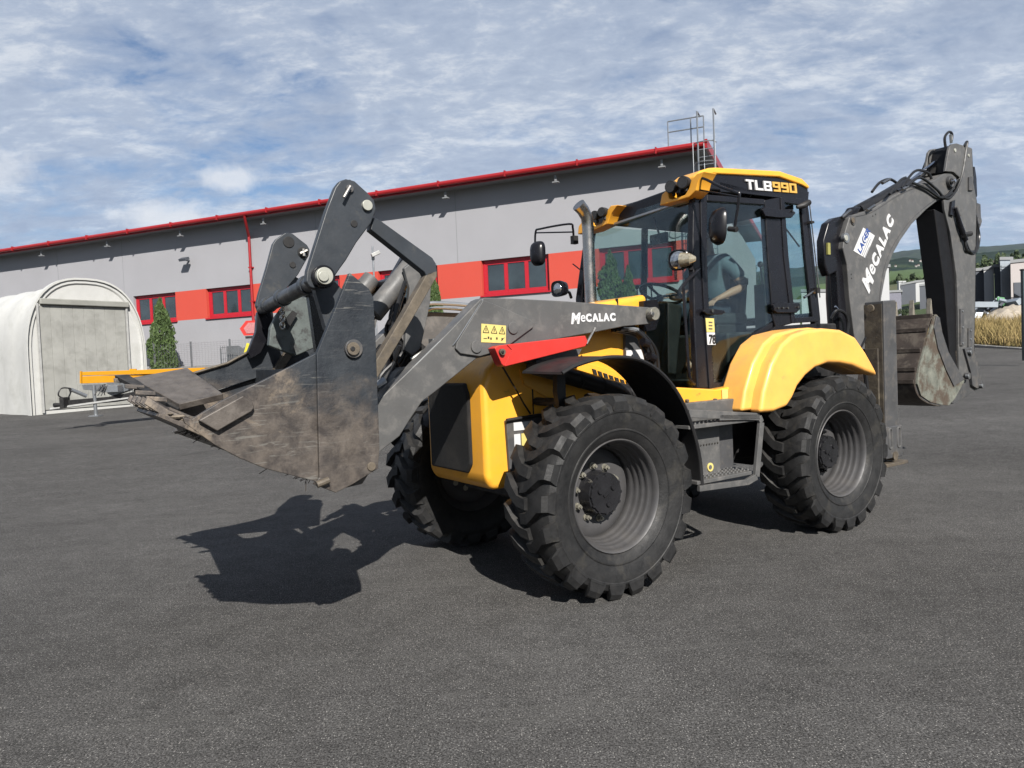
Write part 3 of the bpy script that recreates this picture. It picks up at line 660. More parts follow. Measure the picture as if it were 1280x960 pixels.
# junk and parked machines before the halls
def car(px, py, Y, rot, m, label):
    q = AT(px, py, Y); c = empty('parked_car', q, rot, label=label, category='car')
    side = [(-2.1, 0, .35), (2.1, 0, .35), (2.15, 0, .75), (1.9, 0, .95), (1.1, 0, 1.02), (.5, 0, 1.45), (-.9, 0, 1.48), (-1.6, 0, 1.05), (-2.1, 0, .98)]
    G().prism([(x, -.85, z) for x, _, z in side], (0, 1.7, 0)).build('body', m, c, bevel=.06)
    G().prism([(x, -.865, z) for x, z in ((1.0, 1.02), (.45, 1.38), (-.85, 1.4), (-1.4, 1.05))], (0, 1.73, 0)).build('window', glassdark, c)
    for x in (-1.35, 1.35):
        for y in (-.86, .66): G().cyl((x, y, .33), (x, y+.2, .33), .33).build('wheel', rubber, c)
    return c
car(1133, 392, 110, .4, wpale, 'white car far behind seen between stabiliser leg and digger bucket')
car(1150, 389, 115, .4, darkgrey, 'dark car far behind above the digger bucket rim')
q = AT(1247, 388, 50)
hp = empty('scrap_heap', (q.x, q.y, q.z-.8), label='heap of metal scrap and pipes behind the dry grass', category='heap')
rr = random.Random(5)
for nm, m_, n_ in (('sheet_scrap', silverm, 26), ('dark_scrap', darkgrey, 26), ('green_scrap', pmat('green_scrap', (0.062, 0.1736, 0.0744), .6), 6)):
    g = G()
    for _ in range(n_):
        g.box((rr.gauss(0, 1.3), rr.gauss(0, .8), rr.uniform(0, 1.5)), (rr.uniform(.3, 1.6), rr.uniform(.1, .5), rr.uniform(.08, .4)), rot=(rr.random(), rr.random()*2-1, rr.random()*3))
    g.build(nm, m_, hp)
q = AT(1270, 398, 47)
g = G(); r5 = random.Random(9); hv = [[r5.uniform(-.12, .12) for _ in range(40)] for _ in range(18)]
vs = [[g.bm.verts.new((-4+i*.2, -1.6+j*.2, -.3+max(0, 1.15*math.exp(-((i-20)/9)**2)+.55*math.exp(-((i-31)/4)**2))*max(0, 1-((j-9)/9)**2)+hv[j][i])) for i in range(40)] for j in range(18)]
for j in range(17):
    for i in range(39): g.bm.faces.new((vs[j][i], vs[j][i+1], vs[j+1][i+1], vs[j+1][i]))
sh = g.build('sand_heap', pmat('sand', (0.2976, 0.2604, 0.2108), .95, var=.15, bump=.3, bs=8), None, label='pale heap of sand at the right edge behind the dry grass', category='heap'); sh.location = q
# sign post at the right frame edge
q = AT(1278, 436, 24); qt = AT(1277, 338, 24)
sg = empty('edge_post', (q.x+.08, q.y, q.z-.2), label='narrow dark post standing at the right edge of the picture', category='post')
G().box((0, 0, (qt.z-q.z)/2), (.12, .12, qt.z-q.z+.4)).build('shaft', pmat('post_green', (0.031, 0.0465, 0.0527), .5), sg, bevel=.01)
G().box((0, 0, (qt.z-q.z)+.22), (.15, .15, .05)).build('cap', blackm, sg)
# dark tree lines before the green slope and behind the halls
def tree_line(nm, lab, pts, Y, hpx, seed, n):
    rr = random.Random(seed); g = G()
    for _ in range(n):
        u = rr.random()*(len(pts)-1); i = int(u); f = u-i; px = pts[i][0]*(1-f)+pts[i+1][0]*f; py = pts[i][1]*(1-f)+pts[i+1][1]*f
        b = AT(px, py, Y+rr.uniform(0, 9)); k = .55+.45*math.sin(px*.55+seed)*math.sin(px*.21+1); h = hpx/F_*Y*k*rr.random()**.6
        p = b+V((0, 0, h)); s_ = Y*.0022*rr.uniform(.6, 1.5); a = rr.random()*6.28; d = V((math.cos(a), math.sin(a), rr.uniform(-.6, .6)))*s_
        g.bm.faces.new([g.bm.verts.new(q) for q in (p-d, p+d, p+V((rr.uniform(-1, 1), 0, rr.uniform(.5, 1.5)))*s_)])
    g.build(nm, broad, None, kind='stuff', label=lab, category='trees')
tree_line('tree_line', 'dark row of trees along the foot of the green slope', [(1105, 362), (1130, 358), (1160, 357), (1200, 352)], 190, 15, 2, 5000)
tree_line('tree_line', 'dark trees rising behind the far sheet halls right of the dipper arm', [(1200, 350), (1225, 342), (1250, 336), (1290, 332)], 130, 22, 3, 5000)
# trees far right and behind the cab
k = 0
for px, yt, yb, Y, r_px, lab in ((1222, 352, 380, 70, 7, 'dark tree between dipper arm and the far halls'), 
                             (1120, 386, 402, 60, 6, 'dark bush beside the stabiliser leg'), (1132, 387, 405, 61, 6, 'second dark bush right of the stabiliser leg'), 
                             (943, 330, 398, 70, 10, 'slim tree seen through the cab door glass'), (957, 324, 398, 70, 9, 'taller slim tree seen through the cab door glass')):
    k += 1; a, b = AT(px, yt, Y), AT(px, yb, Y); h = a.z-b.z
    bushy(b, h*1.08, r_px/F_*Y, lab, 50+k, 2500)
r_, x0, x1, h = blk(890, 938, 345, 400, 75, 12, 'dark grey hall seen through the cab door glass', darkgrey)
r_, x0, x1, h = blk(880, 1000, 378, 402, 66, 6, 'low pale wall building seen through the cab door glass', wpale)
r_, x0, x1, h = blk(1003, 1040, 365, 410, 66, 6, 'pale building seen through the rear cab window', wpale)

# ================================================================== the backhoe loader
B = empty('backhoe_loader', ORI, math.atan2(FW.y, FW.x), label='large yellow and grey wheeled backhoe loader with raised front bucket and folded rear digging arm', category='backhoe loader')
def P(*a): return V(a)
# ---- wheels
RT_, ZC, TC = .705, .692, .955
def make_wheel(x, yc, turn=0, lit_nuts=True):
    c = V((0, 0, 0))
    disc = G()
    for r, a, b in ((.155, -.075, -.03), (.150, -.03, .035), (.135, .035, .05)): disc.lathe([(r+.004, a), (r, b), (0, b+.004)], c, (0, 1, 0), 36)
    for k in range(12):
        a = k*math.pi/6; disc.cyl((math.cos(a)*.135, .035, math.sin(a)*.135), (math.cos(a)*.135, .052, math.sin(a)*.135), .012, n=6)
    for k in range(3):
        a = k*2.094+.4; disc.cyl((math.cos(a)*.07, .05, math.sin(a)*.07), (math.cos(a)*.07, .066, math.sin(a)*.07), .022, .018, n=12)
    disc.box((.01, .055, 0), (.05, .014, .02), rot=(0, .5, 0))
    o = disc.build('wheel', hubm, B, smooth=40); o.location = (x, yc, ZC); o.rotation_euler = (0, 0, turn)
    t = G().lathe([(.385, .150), (.40, .172), (.43, .190), (.452, .199), (.456, .205), (.464, .205), (.468, .200), (.53, .222), (.575, .224), (.581, .228), (.590, .228), (.596, .222), (.630, .208), (.655, .17), (.664, .08), (.666, 0),
                   (.664, -.08), (.655, -.17), (.630, -.208), (.575, -.224), (.53, -.222), (.46, -.2), (.40, -.172), (.385, -.15)], c, (0, 1, 0), 96)
    NL = 21
    for s in (1, -1):
        for i in range(NL):
            a0 = 2*math.pi*(i+(.5 if s < 0 else 0))/NL; rr_ = random.Random(i*2+s)
            st = []
            for (y, da, rt, rb, hw) in ((-.03, .19, .694, .64, .040), (.05, .165, .702, .65, .043), (.11, .10, .704, .65, .047), (.17, .02, .702, .64, .054), (.212, 0, .692, .62, .060), (.232, -.005, .655, .60, .062), (.230, -.005, .598, .585, .060)):
                a = a0+da; hw *= 1+rr_.uniform(-.03, .03)
                st.append([t.bm.verts.new((r*math.sin(a+w_/r), s*y, r*math.cos(a+w_/r))) for r, w_ in ((rb, -hw*1.15), (rt, -hw*.85), (rt, hw*.85), (rb, hw*1.15))])
            t.skinrings(st)
    ty = t.build('tyre', rubber, o, smooth=28); 
    r = G().lathe([(.392, .150), (.395, .168), (.388, .174), (.380, .168), (.372, .150), (.368, .130), (.369, .118), (.358, .100), (.352, .086), (.357, .072), (.348, .054), (.340, .040), (.346, .026), (.337, .008), (.329, -.006), (.334, -.020), (.326, -.040), (.318, -.052), (.322, -.066), (.316, -.09), (.36, -.13), (.39, -.16)], c, (0, 1, 0), 72)
    r.lathe([(.12, -.07), (.215, -.073), (.235, -.066), (.30, -.075), (.335, -.10)], c, (0, 1, 0), 48)
    r.cyl((.0, .075, .352), (.0, .105, .335), .006, n=6)
    r.build('rim', rimm, o, smooth=65)
    for k in range(10):
        a = k*2*math.pi/10+.2; q = V((math.cos(a)*.190, -.078, math.sin(a)*.190))
        G().cyl(q, q+V((0, .014, 0)), .026, n=14).cyl(q+V((0, .014, 0)), q+V((0, .042, 0)), .019, n=6).cyl(q+V((0, .042, 0)), q+V((0, .058, 0)), .010, n=8).build('lug_nut', bolt if lit_nuts else hubm, o)  # rear nuts get the black hub colour so that they look unlit
    return o
XR = -2.72
w1 = make_wheel(0, TC)
w2 = make_wheel(XR, TC, lit_nuts=False); w2.rotation_euler = (0, .17, 0)
for src, x, rot in ((w1, 0, .1), (w2, XR, .07)):
    c_ = copy_tree(src, B); c_.location = (x, -TC, ZC); c_.rotation_euler = (0, rot, math.pi)
# ---- chassis
G().span((-3.2, -.36, .62), (.35, .36, 1.25)).span((-3.45, -.5, .75), (-2.6, .5, 1.35)).build('chassis', blackm, B, bevel=.02)
for x in (0, XR):
    G().tube([(x, -.78, ZC), (x, -.4, ZC), (x, -.15, ZC), (x, .15, ZC), (x, .4, ZC), (x, .78, ZC)], [.12, .10, .2, .2, .10, .12], 16).build('axle', blackm, B)
# ---- hood and nose
HY = .44
prof = [(.58, .72), (.63, .80), (.63, 1.46), (.585, 1.60), (.46, 1.72), (.1, 1.88), (-.36, 2.065), (-1.04, 2.165), (-1.04, 2.09), (-1.02, 1.35), (-.2, 1.25), (.0, 1.0), (.12, .72)]
hood = G().prism([(x, HY, z) for x, z in prof], (0, -2*HY, 0)).build('hood', yellow, B, bevel=.07, seg=5)
G().prism([(.655, .20, 1.50), (.655, -.36, 1.50), (.655, -.36, .83), (.655, .20, .83), (.655, .26, .9), (.655, .26, 1.42)], (-.05, 0, 0)).build('radiator_screen', screenm, B, bevel=.02)
G().span((.2, HY-.02, .85), (.19, HY+.004, 1.6)).span((-.7, HY-.02, 1.98), (-.69, HY+.004, 2.12)).build('hood_seam', blackm, B)
# side box behind the left front wheel corner
G().prism([(.46, .47, 1.22), (.02, .47, 1.25), (.02, .47, .72), (.44, .47, .72)], (0, -.1, 0)).build('service_box', grey2, B, bevel=.01)
G().tube([(.47, .49, 1.225), (.0, .49, 1.25)], .012, 6).build('box_hinge', blackm, B)
def decal(name, a, b, y, m, par=B, rot=None):              # thin printed rectangle on a side plane
    return G().span((a[0], y, a[1]), (b[0], y+.003, b[1])).build(name, m, par)
decal('sticker', (.40, 1.14), (.22, 1.20), .472, white); decal('sticker', (.40, .98), (.345, 1.115), .472, white); decal('sticker', (.335, .98), (.25, 1.115), .472, stick)
G().tube([S(628, 458, .56), S(655, 505, .5), S(663, 517, .48)], .007, 6).build('cable', hose, B)
# louvres and engine bay under the fender
G().prism(SS([(722, 450), (790, 470), (800, 492), (722, 480)], .46), (0, -.03, 0)).build('louvre_panel', yellow, B, bevel=.006)
for k in range(8):
    a = 741+k*7; b = 461+k*2.6; G().prism(SS([(a, b), (a+4, b+1.2), (a+6.5, b+10), (a+2.5, b+9)], .475), (0, -.02, 0)).build('louvre_slot', blackm, B)
G().prism(SS([(782, 415), (806, 412), (812, 462), (782, 462)], .47), (0, -.04, 0)).build('side_panel', grey2, B, bevel=.006)
G().prism(SS([(783, 438), (807, 436.5), (808, 454), (783, 452)], .48), (0, -.004, 0)).build('sticker', white, B)
G().prism(SS([(650, 462), (728, 478), (740, 500), (715, 515), (690, 500), (655, 480)], .455), (0, -.1, 0)).build('engine_bay', yellow, B)
# ---- loader arms
armpx = [(812, 384), (818, 389), (819, 397), (813, 405), (780, 408), (740, 416), (662, 430), (632, 440), (596, 448), (542, 491.5), (528, 502), (513, 524), (500, 545), (474, 566), (452, 584), (440, 572), (445, 530), (471, 502), (540, 436), (600, 374.5), (606, 372), (640, 373), (700, 376)]
arm = G().prism(SS(armpx, .65), (0, -.13, 0)).build('loader_arm', grey, B, bevel=.008)
kp = plate('kink_plate', [(604, 375), (616, 379), (664, 400), (668, 404), (667, 409), (629, 437), (600, 445.5), (576, 442), (570, 436), (571, 428)], .672, .03, grey, arm, bevel=.006)
def disc(px, py, y, r, m, par, name='pin', h=.02, n=24): c_ = S(px, py, y); return G().cyl(c_-V((0, .03, 0)), c_+V((0, h, 0)), r, n=n).build(name, m, par, bevel=.003)
disc(641, 410, .672, .042, grey, arm, h=.012); disc(595, 433.5, .672, .042, grey, arm, h=.012)
# raised weld edge along the arm's upper flange
G().tube([S(604, 374, .645), S(540, 436, .645), S(473, 502, .645)], .0035, 6).build('flange_edge', soffit, arm)
G().tube([S(604, 374, .655), S(572, 424, .675), S(566, 432, .655)], .004, 5).build('weld_line', galv, arm)
# pictogram sticker: three warning triangles over three small figures
sa, sb, sd = S(602, 404.5, .674), S(632.5, 407, .674), S(601.5, 428, .674)
G().prism([S(601.8, 404.5, .676), S(632.5, 407, .676), S(632.3, 429, .676), S(601.5, 427.8, .676)], (0, -.003, 0)).build('sticker', stick, arm)
g = G(); ex, ez = (sb-sa), (sd-sa)
def sp_(u, v): return sa+ex*u+ez*v+V((0, .004, 0))
for k in range(3):
    u_ = .17+.33*k; t3 = [sp_(u_, .08), sp_(u_+.12, .46), sp_(u_-.12, .46)]
    for i in range(3): g.tube([t3[i], t3[(i+1) % 3]], .0022, 4)
    g.tube([sp_(u_, .22), sp_(u_, .38)], .003, 4)
for u_, v_ in ((.28, .72), (.38, .76), (.62, .73), (.84, .75)): g.box(sp_(u_, v_), (.011, .002, .014))
g.tube([sp_(.08, .78), sp_(.22, .76)], .002, 4).tube([sp_(.80, .84), sp_(.93, .66)], .002, 4)
g.build('pictogram', ink, arm)
arm_r = mirror(arm)
disc(814, 392.5, .66, .052, bolt, B, 'pivot_pin', h=.045)
disc(814, 392.5, .70, .02, steel, B, 'pin_bolt', h=.02, n=6)
plate('pivot_bracket', [(805, 376), (822, 374), (826, 392), (820, 412), (805, 415)], .5, .1, black, B)
# writing on the arm
lg_ = logo((S(769, 397, .66)-S(713, 401, .66)).length)
o_ = S(713.5, 402.5, .652); x_ = S(768, 400.5, .652)-o_
place_text(lg_, 'maker_lettering', white, B, o_, x_, (0, 0, 1))
# red safety strut
G().prism(SS([(618.5, 435), (624, 432), (636, 430.5), (732, 419.5), (735, 427), (732, 433), (631, 458.5), (627, 455)], .76), (0, -.09, 0)).build('safety_strut', red, B, bevel=.006)
disc(627, 440, .765, .022, rust, B, 'strut_pin'); disc(627, 440, .775, .010, blackm, B, 'strut_pin')
G().tube([S(631, 457, .764), S(640, 437, .764), S(634, 431, .764)], .003, 5).build('strut_fold', red, B)
G().tube([S(733, 430, .72), S(744, 410, .7)], .010, 6).build('clip_rod', steel, B)
# lift cylinders
lc = G().tube([S(664, 457, .58), S(700, 467, .58)], .062, 18).build('cylinder_head', grey2, B)
lc2 = G().tube([S(700, 467, .58), S(780, 490, .58), S(862, 530, .58)], [.066, .066, .06], 18).build('lift_cylinder', hose, B)
for a, b in ((722, 473.5), (750, 481), (785, 492)): 
    q = S(a, b, .58); G().cyl(q-V((.012, 0, -.004)), q+V((.012, 0, -.004)), .072, n=20).build('cylinder_band', blackm, B)
G().prism(SS([(640, 446), (708, 438), (728, 436), (722, 448), (668, 454)], .60), (0, -.1, 0)).build('lift_bracket', grey2, B, bevel=.006)
mirror(lc); mirror(lc2)
# hoses beside the cab foot
for k, (d, r) in enumerate(((0, .018), (5, .017), (10, .016), (-5, .014))):
    G().tube([S(775-d, 411+d*.2, .60-.02*k), S(795, 413+d*.6, .62-.02*k), S(812-d, 432, .64-.02*k), S(818-d, 455, .64-.02*k), S(818-d*1.2, 500, .62-.02*k)], r, 8, sm=6).build('hydraulic_hose', hose, B)
G().tube([S(778, 409, .6), S(797, 413, .62)], .021, 10).build('hose_fitting', galv, B)
for a, b in ((806, 428), (814, 446), (816, 468)): G().cyl(S(a-3, b-1, .66), S(a+4, b+2, .66), .035, n=10).build('hose_clip', black, B)
# ---- front fender: curved flexible sheet over the wheel
arc = [(.46, 1.575), (.36, 1.615), (.2, 1.65), (.02, 1.665), (-.2, 1.645), (-.38, 1.575), (-.54, 1.45), (-.67, 1.28), (-.76, 1.08), (-.815, .88), (-.83, .68)]
AP = [V((x, 0, z)) for x, z in arc]; AP = catmull(AP, 4)
def sheet(P_, y0, y1, th):
    g = G(); r = []
    for i, p in enumerate(P_):
        d = (P_[min(i+1, len(P_)-1)]-P_[max(i-1, 0)]).normalized(); n_ = V((-d.z, 0, d.x)); n_ = n_ if n_.z > 0 or n_.x < 0 else -n_
        r.append([g.bm.verts.new(q) for q in ((p.x, y0, p.z), (p.x, y1, p.z-.012), (p.x+n_.x*th*-1, y1, p.z-abs(n_.z)*th-.012), (p.x-n_.x*th, y0, p.z-abs(n_.z)*th))])
    g.skinrings(r); return g
ff = sheet(AP, .70, 1.14, .016)
ff.tube([(p.x, 1.14, p.z-.018) for p in AP], .014, 6).build('front_fender', pmat('fender_rubber', (.010, .010, .011), .6, var=.2, vs=6, dust=.1, spec=.25), B, smooth=40)
fb = G().prism([(.14, .72, 1.64), (.20, .72, 1.64), (.22, .72, 1.42), (.20, .72, 1.30), (.14, .72, 1.30)], (0, .05, 0)).tube([(.17, .45, 1.34), (.17, .75, 1.34)], .03, 8).build('fender_bracket', blackm, B)
ffr = B.children[-1]
for o_ in [o for o in B.children if o.name.startswith('front_fender') or o.name.startswith('fender_bracket')]: mirror(o_)

# ---- cab lower body, rear fenders
G().prism(SS([(846, 484), (895, 486.5), (925, 481), (936, 470), (936, 512), (900, 512), (851, 510)], .93), (0, -.15, 0)).build('body_sill', yellow, B, bevel=.015, seg=3)
for a in ((858, 501), (893, 500)): disc(*a, .935, .013, rust, B, 'rivet')
decal('sticker', tuple(S(902, 487, .935)[i] for i in (0, 2)), tuple(S(910, 506, .935)[i] for i in (0, 2)), .936, stick)
arch_out = [(930, 514), (935, 500), (943, 470), (952, 440), (963, 420), (975, 411), (1000, 407), (1024, 407.5), (1052, 410.5), (1070, 420), (1083, 439), (1093, 457), (1099, 469)]
arch_in = [(1099, 471), (1082, 464), (1066, 457), (1050, 454), (1036, 454), (1020, 460), (1008, 470), (998, 483), (992, 497), (985, 508), (968, 515), (950, 517)]
fl = [S(a, b, 1.2) for a, b in [(951, 516), (955, 490), (965, 455), (978, 430), (992, 418), (1010, 412), (1030, 410), (1052, 412), (1070, 421), (1083, 440), (1093, 458), (1099, 470)]+arch_in[:-1]]
bodyin = [S(a, b, .93) for a, b in [(925, 514), (927, 480), (935, 450), (950, 418), (963, 409), (985, 403), (1020, 403), (1040, 405)]]
# inner body of the fender (wider toward the cab) and outer flange
zi = [(p.x, p.z) for p in fl]
outer_in = [S(a, b, 1.2) for a, b in arch_in]
pin = [V((p.x+.13, .93, p.z+.02)) for p in [S(a, b, 1.2) for a, b in [(951, 516), (955, 490), (965, 455), (978, 430), (992, 417), (1010, 409), (1030, 407), (1052, 409)]]]+[V((-3.0, .93, 1.70)), V((-3.18, .93, 1.45)), V((-3.2, .93, 1.38))]
pinb = [V((p.x, .93, p.z)) for p in outer_in]
rf = G(); 
def fsweep(g, A, Bp, ya, yb):
    ra = [g.bm.verts.new((x, ya, z)) for x, z in A]; rb = [g.bm.verts.new((x, yb, z)) for x, z in Bp]
    for i in range(len(ra)-1): g.bm.faces.new((ra[i], ra[i+1], rb[i+1], rb[i]))
oa = [(p.x, p.z) for p in [S(a, b, 1.2) for a, b in [(951, 516), (955, 490), (965, 455), (978, 430), (992, 418), (1010, 412), (1030, 410), (1052, 412), (1070, 421), (1083, 440), (1093, 458), (1099, 470)]]]
G().prism([V((x, 1.2, z)) for x, z in oa]+[V((p.x, 1.2, p.z)) for p in outer_in[1:-1]], (0, -.13, 0)).build('rear_fender', yellowf, B, bevel=.035, seg=4)
oa2 = [(x+.10*(1 if i < 5 else .4), z+.012) for i, (x, z) in enumerate(oa)]
G().prism([V((x, 1.10, z)) for x, z in oa2]+[V((p.x+.08, 1.10, p.z+.02)) for p in outer_in[1:-1]], (0, -.25, 0)).build('rear_fender', yellowf, B, bevel=.03, seg=4)
rfs = [o for o in B.children if o.name.startswith('rear_fender')]
for o_ in rfs: mirror(o_)
# wheel arch liner and rear frame behind the cab
G().span((-3.35, -.68, 1.3), (-1.75, .68, 1.82)).build('rear_body', blackm, B, bevel=.03)
# ---- steps
G().span((-1.23, .95, .69), (-.76, .985, 1.09)).build('step_back', grey, B, bevel=.005)
G().span((-1.52, .72, .66), (-.80, .76, 1.24)).build('step_back', grey2, B, bevel=.005)
for k in range(12): G().cyl((-.84-.033*k, .983, .93), (-.84-.033*k, .992, .93), .007, n=6).build('rivet', steel, B)
G().span((-1.50, .70, 1.12), (-.74, 1.0, 1.27)).build('step_box', grey, B, bevel=.01)
G().span((-1.50, .76, 1.085), (-.72, 1.13, 1.115)).build('step', grey, B, bevel=.006)
G().span((-1.42, .76, .665), (-.78, 1.14, .695)).build('step', grey, B, bevel=.006)
g = G()
for zt, xa in ((1.115, -.78), (.695, -.84)):
    for i in range(14):
        for j in range(6): g.cyl((xa-.045*i, .82+j*.055, zt), (xa-.045*i, .82+j*.055, zt+.012), .011, .008, n=8)
g.build('step_grip', grey, B, kind='stuff')
ringp = [(862, 517), (900, 522), (930, 520), (950, 521), (953, 528), (951, 580), (947, 596), (935, 603), (875, 611), (868, 604)]
R3 = SS(ringp, 1.15)
g = G()
for p_, q_, wd in ((R3[1], R3[3], .045), (R3[3], R3[4], .05), (R3[4], R3[6], .055), (R3[6], R3[7], .05), (R3[7], R3[8], .045)):
    d = (q_-p_); n_ = V((-d.z, 0, d.x)).normalized()*wd*.5
    g.prism([p_-n_, q_-n_, q_+n_, p_+n_], (0, -.03, 0))
g.prism([R3[0]+V((0, 0, .03)), R3[3]+V((0, 0, .03)), R3[3]-V((0, 0, .03)), R3[0]-V((0, 0, .03))], (0, -.03, 0))
g.build('step_frame', grey, B, bevel=.004)
disc(888, 584, .99, .035, MATS['yellow_sticker'], B, 'plug', h=.004); disc(888, 584, .995, .018, grey, B, 'plug', h=.003)
G().span((-1.46, .90, .70), (-1.24, .93, 1.08)).build('step_side', grey2, B)

# ---- cab
def SC(px, py, off=0):                                     # on the cab's left side plane, which leans in a little toward the roof
    y = .80
    for _ in range(5): p = S(px, py, y); y = .755+(3.05-p.z)*.05+off
    return S(px, py, y)
def cplate(name, px, m, off=0, th=.05, par=B, bevel=.006, **k):
    return G().prism([SC(a, b, off) for a, b in px], (0, -th, 0)).build(name, m, par, bevel=bevel, **k)
postL = cplate('front_post', [(867, 236), (879, 236), (881, 300), (883, 400), (889, 486), (872, 486), (868, 400), (866, 300)], black, th=.06, bevel=.015)
cplate('door_post', [(956, 250), (976, 246), (981, 300), (992, 404), (970, 410), (966, 395), (960, 320)], black, th=.06, bevel=.01)
cplate('door_frame', [(876, 250), (880, 245), (884, 243), (884, 250), (884, 320), (887, 400), (893, 478), (905, 478), (915, 458), (928, 432), (945, 415), (966, 403), (966, 410), (950, 420), (936, 436), (922, 466), (912, 486), (887, 486), (881, 400), (877, 320)], black, .012, .03)
cplate('door_frame', [(884, 243), (956, 249), (956, 256), (884, 251)], black, .012, .03)
dg = cplate('door_glass', [(884, 250), (957, 254), (961, 320), (967, 400), (948, 412), (930, 428), (915, 456), (904, 480), (893, 480), (887, 400), (884, 320)], glass, -.01, .006, bevel=0)
cplate('rear_post', [(1004, 250), (1010, 250), (1016, 300), (1026, 398), (1026, 410), (1020, 410), (1010, 320)], black, 0, .06, bevel=.012)
cplate('quarter_frame', [(976, 247), (980, 245), (1006, 249), (1011, 300), (1023, 402), (993, 404), (992, 397), (1016, 396), (1007, 320), (1002, 257), (981, 253), (986, 320), (995, 404), (990, 404), (980, 320)], black, .01, .025)
cplate('quarter_glass', [(979, 250), (1004, 254), (1009, 310), (1020, 398), (993, 399), (985, 330)], glass, -.01, .006, bevel=0)
cplate('cab_side_panel', [(889, 486), (912, 486), (925, 462), (938, 437), (952, 420), (970, 408), (1026, 404), (1026, 412), (975, 414), (960, 425), (945, 447), (932, 480), (920, 492), (889, 492)], black, .0, .08)
# roof: dark header band and yellow cap, running the cab's full width
hb = [SC(a, b) for a, b in [(866, 222), (886, 213), (975, 221), (1004, 228), (1011, 236), (1010, 252), (975, 247), (925, 241), (892, 238), (867, 240)]]
G().prism(hb, (0, -.16, 0)).build('roof_band', black, B, bevel=.02, seg=3)
G().prism([V((min(p.x, -1.62), p.y, min(p.z, 3.13))) for p in hb], (0, -1.5, 0)).build('roof_panel', black, B)
cp = [SC(a, b, .02) for a, b in [(868, 220), (876, 213), (887, 209.5), (896, 209), (975, 213.5), (1003, 223), (1012, 232), (1012, 236), (1003, 231), (975, 221), (892, 217), (884, 220), (876, 226), (868, 229)]]
G().prism(cp, (0, -.26, 0)).build('roof_cap', yellow, B, bevel=.025, seg=4)
xt0 = S(870, 215, .76).x; xt1 = S(1003, 225, .76).x; zt = 3.13
xw = -1.37; Rt = FX(745, 284, xw); Rb = FX(716, 372, xw); print('windshield right', Rt, Rb, 'header', [tuple(round(c, 2) for c in p) for p in hb])
LT = SC(868, 240); LB = SC(878, 486)
RTOP = V((xw, -.66, 2.96)); RBOT = V((xw, -.86, 2.25)); RFLOOR = V((xw, -.80, 1.4))
g = G().prism([LT+V((-.0, -.04, 0)), RTOP, RBOT, RFLOOR, LB+V((0, -.05, 0))], (-.006, 0, 0)); g.build('windscreen', glass, B)
g = G().prism([RTOP+V((.02, .05, 0)), RTOP+V((.02, -.03, 0)), RBOT+V((.02, -.03, 0)), RFLOOR+V((.02, -.03, 0)), RFLOOR+V((.02, .03, 0)), RBOT+V((.02, .06, 0))], (-.09, 0, 0)); g.build('front_post', black, B, bevel=.012)
# right cab side
G().prism([(-1.42, -.68, 2.95), (-2.85, -.68, 2.98), (-2.92, -.82, 1.95), (-1.42, -.82, 1.95)], (0, .006, 0)).build('side_glass', glass, B)
for a, b in (((-2.15, -.67, 2.98), (-2.2, -.82, 1.6)), ((-2.86, -.68, 2.98), (-2.95, -.83, 1.8))): G().tube([a, b], .035, 8).build('side_post', black, B)
G().tube([(-1.42, -.83, 1.95), (-2.95, -.83, 1.95)], .035, 8).build('side_rail', black, B)
# rear frame of cab
G().tube([(-2.96, -.7, 1.95), (-2.96, .74, 1.95)], .04, 8).build('rear_rail', black, B)
G().prism([(-2.9, .7, 2.95), (-2.9, -.66, 2.95), (-2.99, -.8, 1.95), (-2.99, .76, 1.95)], (.006, 0, 0)).build('rear_glass', glass, B)
# front roof band with lamp brackets
zr = 2.93
FL = FX(860, 246, -1.31); FR = FX(742, 290, -1.31)
def FF(pts, x): return [FX(a, b, x) for a, b in pts]
G().prism(FF([(741, 289), (735, 288), (748, 272), (765, 262), (828, 239), (866, 226), (866, 248)], -1.33), (-.09, 0, 0)).build('front_band', black, B, bevel=.02, seg=3)
G().prism(FF([(741, 290), (866, 249), (866, 246), (741, 287)], -1.30), (-.03, 0, 0)).build('drip_rail', galv, B, bevel=.003)
G().prism(FF([(824.5, 257), (827, 243), (832, 238.5), (835, 240), (836, 248), (841, 249), (856, 243.5), (861, 235), (864, 224), (871, 217), (880, 214), (873, 226), (870, 238), (862, 246), (845, 251.5)], -1.20), (-.16, 0, 0)).build('lamp_bracket', yellow, B, bevel=.008)
G().prism(FF([(722, 293), (723, 283), (728, 276), (734, 281), (738, 285), (752, 279), (757, 266), (763, 257), (772, 256), (764, 266), (759, 280), (741, 288.5)], -1.22), (-.14, 0, 0)).build('lamp_bracket', yellow, B, bevel=.008)
for (a, b, r) in ((838.5, 233.5, .052), (854, 228, .052), (743.5, 269, .043), (752.5, 265, .045)):
    c_ = FX(a, b, -1.18); d_ = V((1, .25, -.12)).normalized()
    lp = G().tube([c_-d_*.09, c_-d_*.05, c_, c_+d_*.012], [.03, r*.9, r, r*.96], 18).tube([c_-d_*.05, c_-V((.03, 0, .07))], .014, 6).build('work_lamp', blackm, B)
    G().cyl(c_+d_*.0135, c_+d_*.018, r*.84, n=18).build('lens', pmat('smoked_lens', (0.028, 0.028, 0.0296), .15, var=.4, vs=80) if 'smoked_lens' not in MATS else MATS['smoked_lens'], lp)
# amber corner cap by the door
G().prism([SC(a, b, .03) for a, b in [(870, 229), (875, 226), (880, 230), (879, 239), (871, 238)]], (0, -.05, 0)).build('corner_cap', yellow, B, bevel=.01)
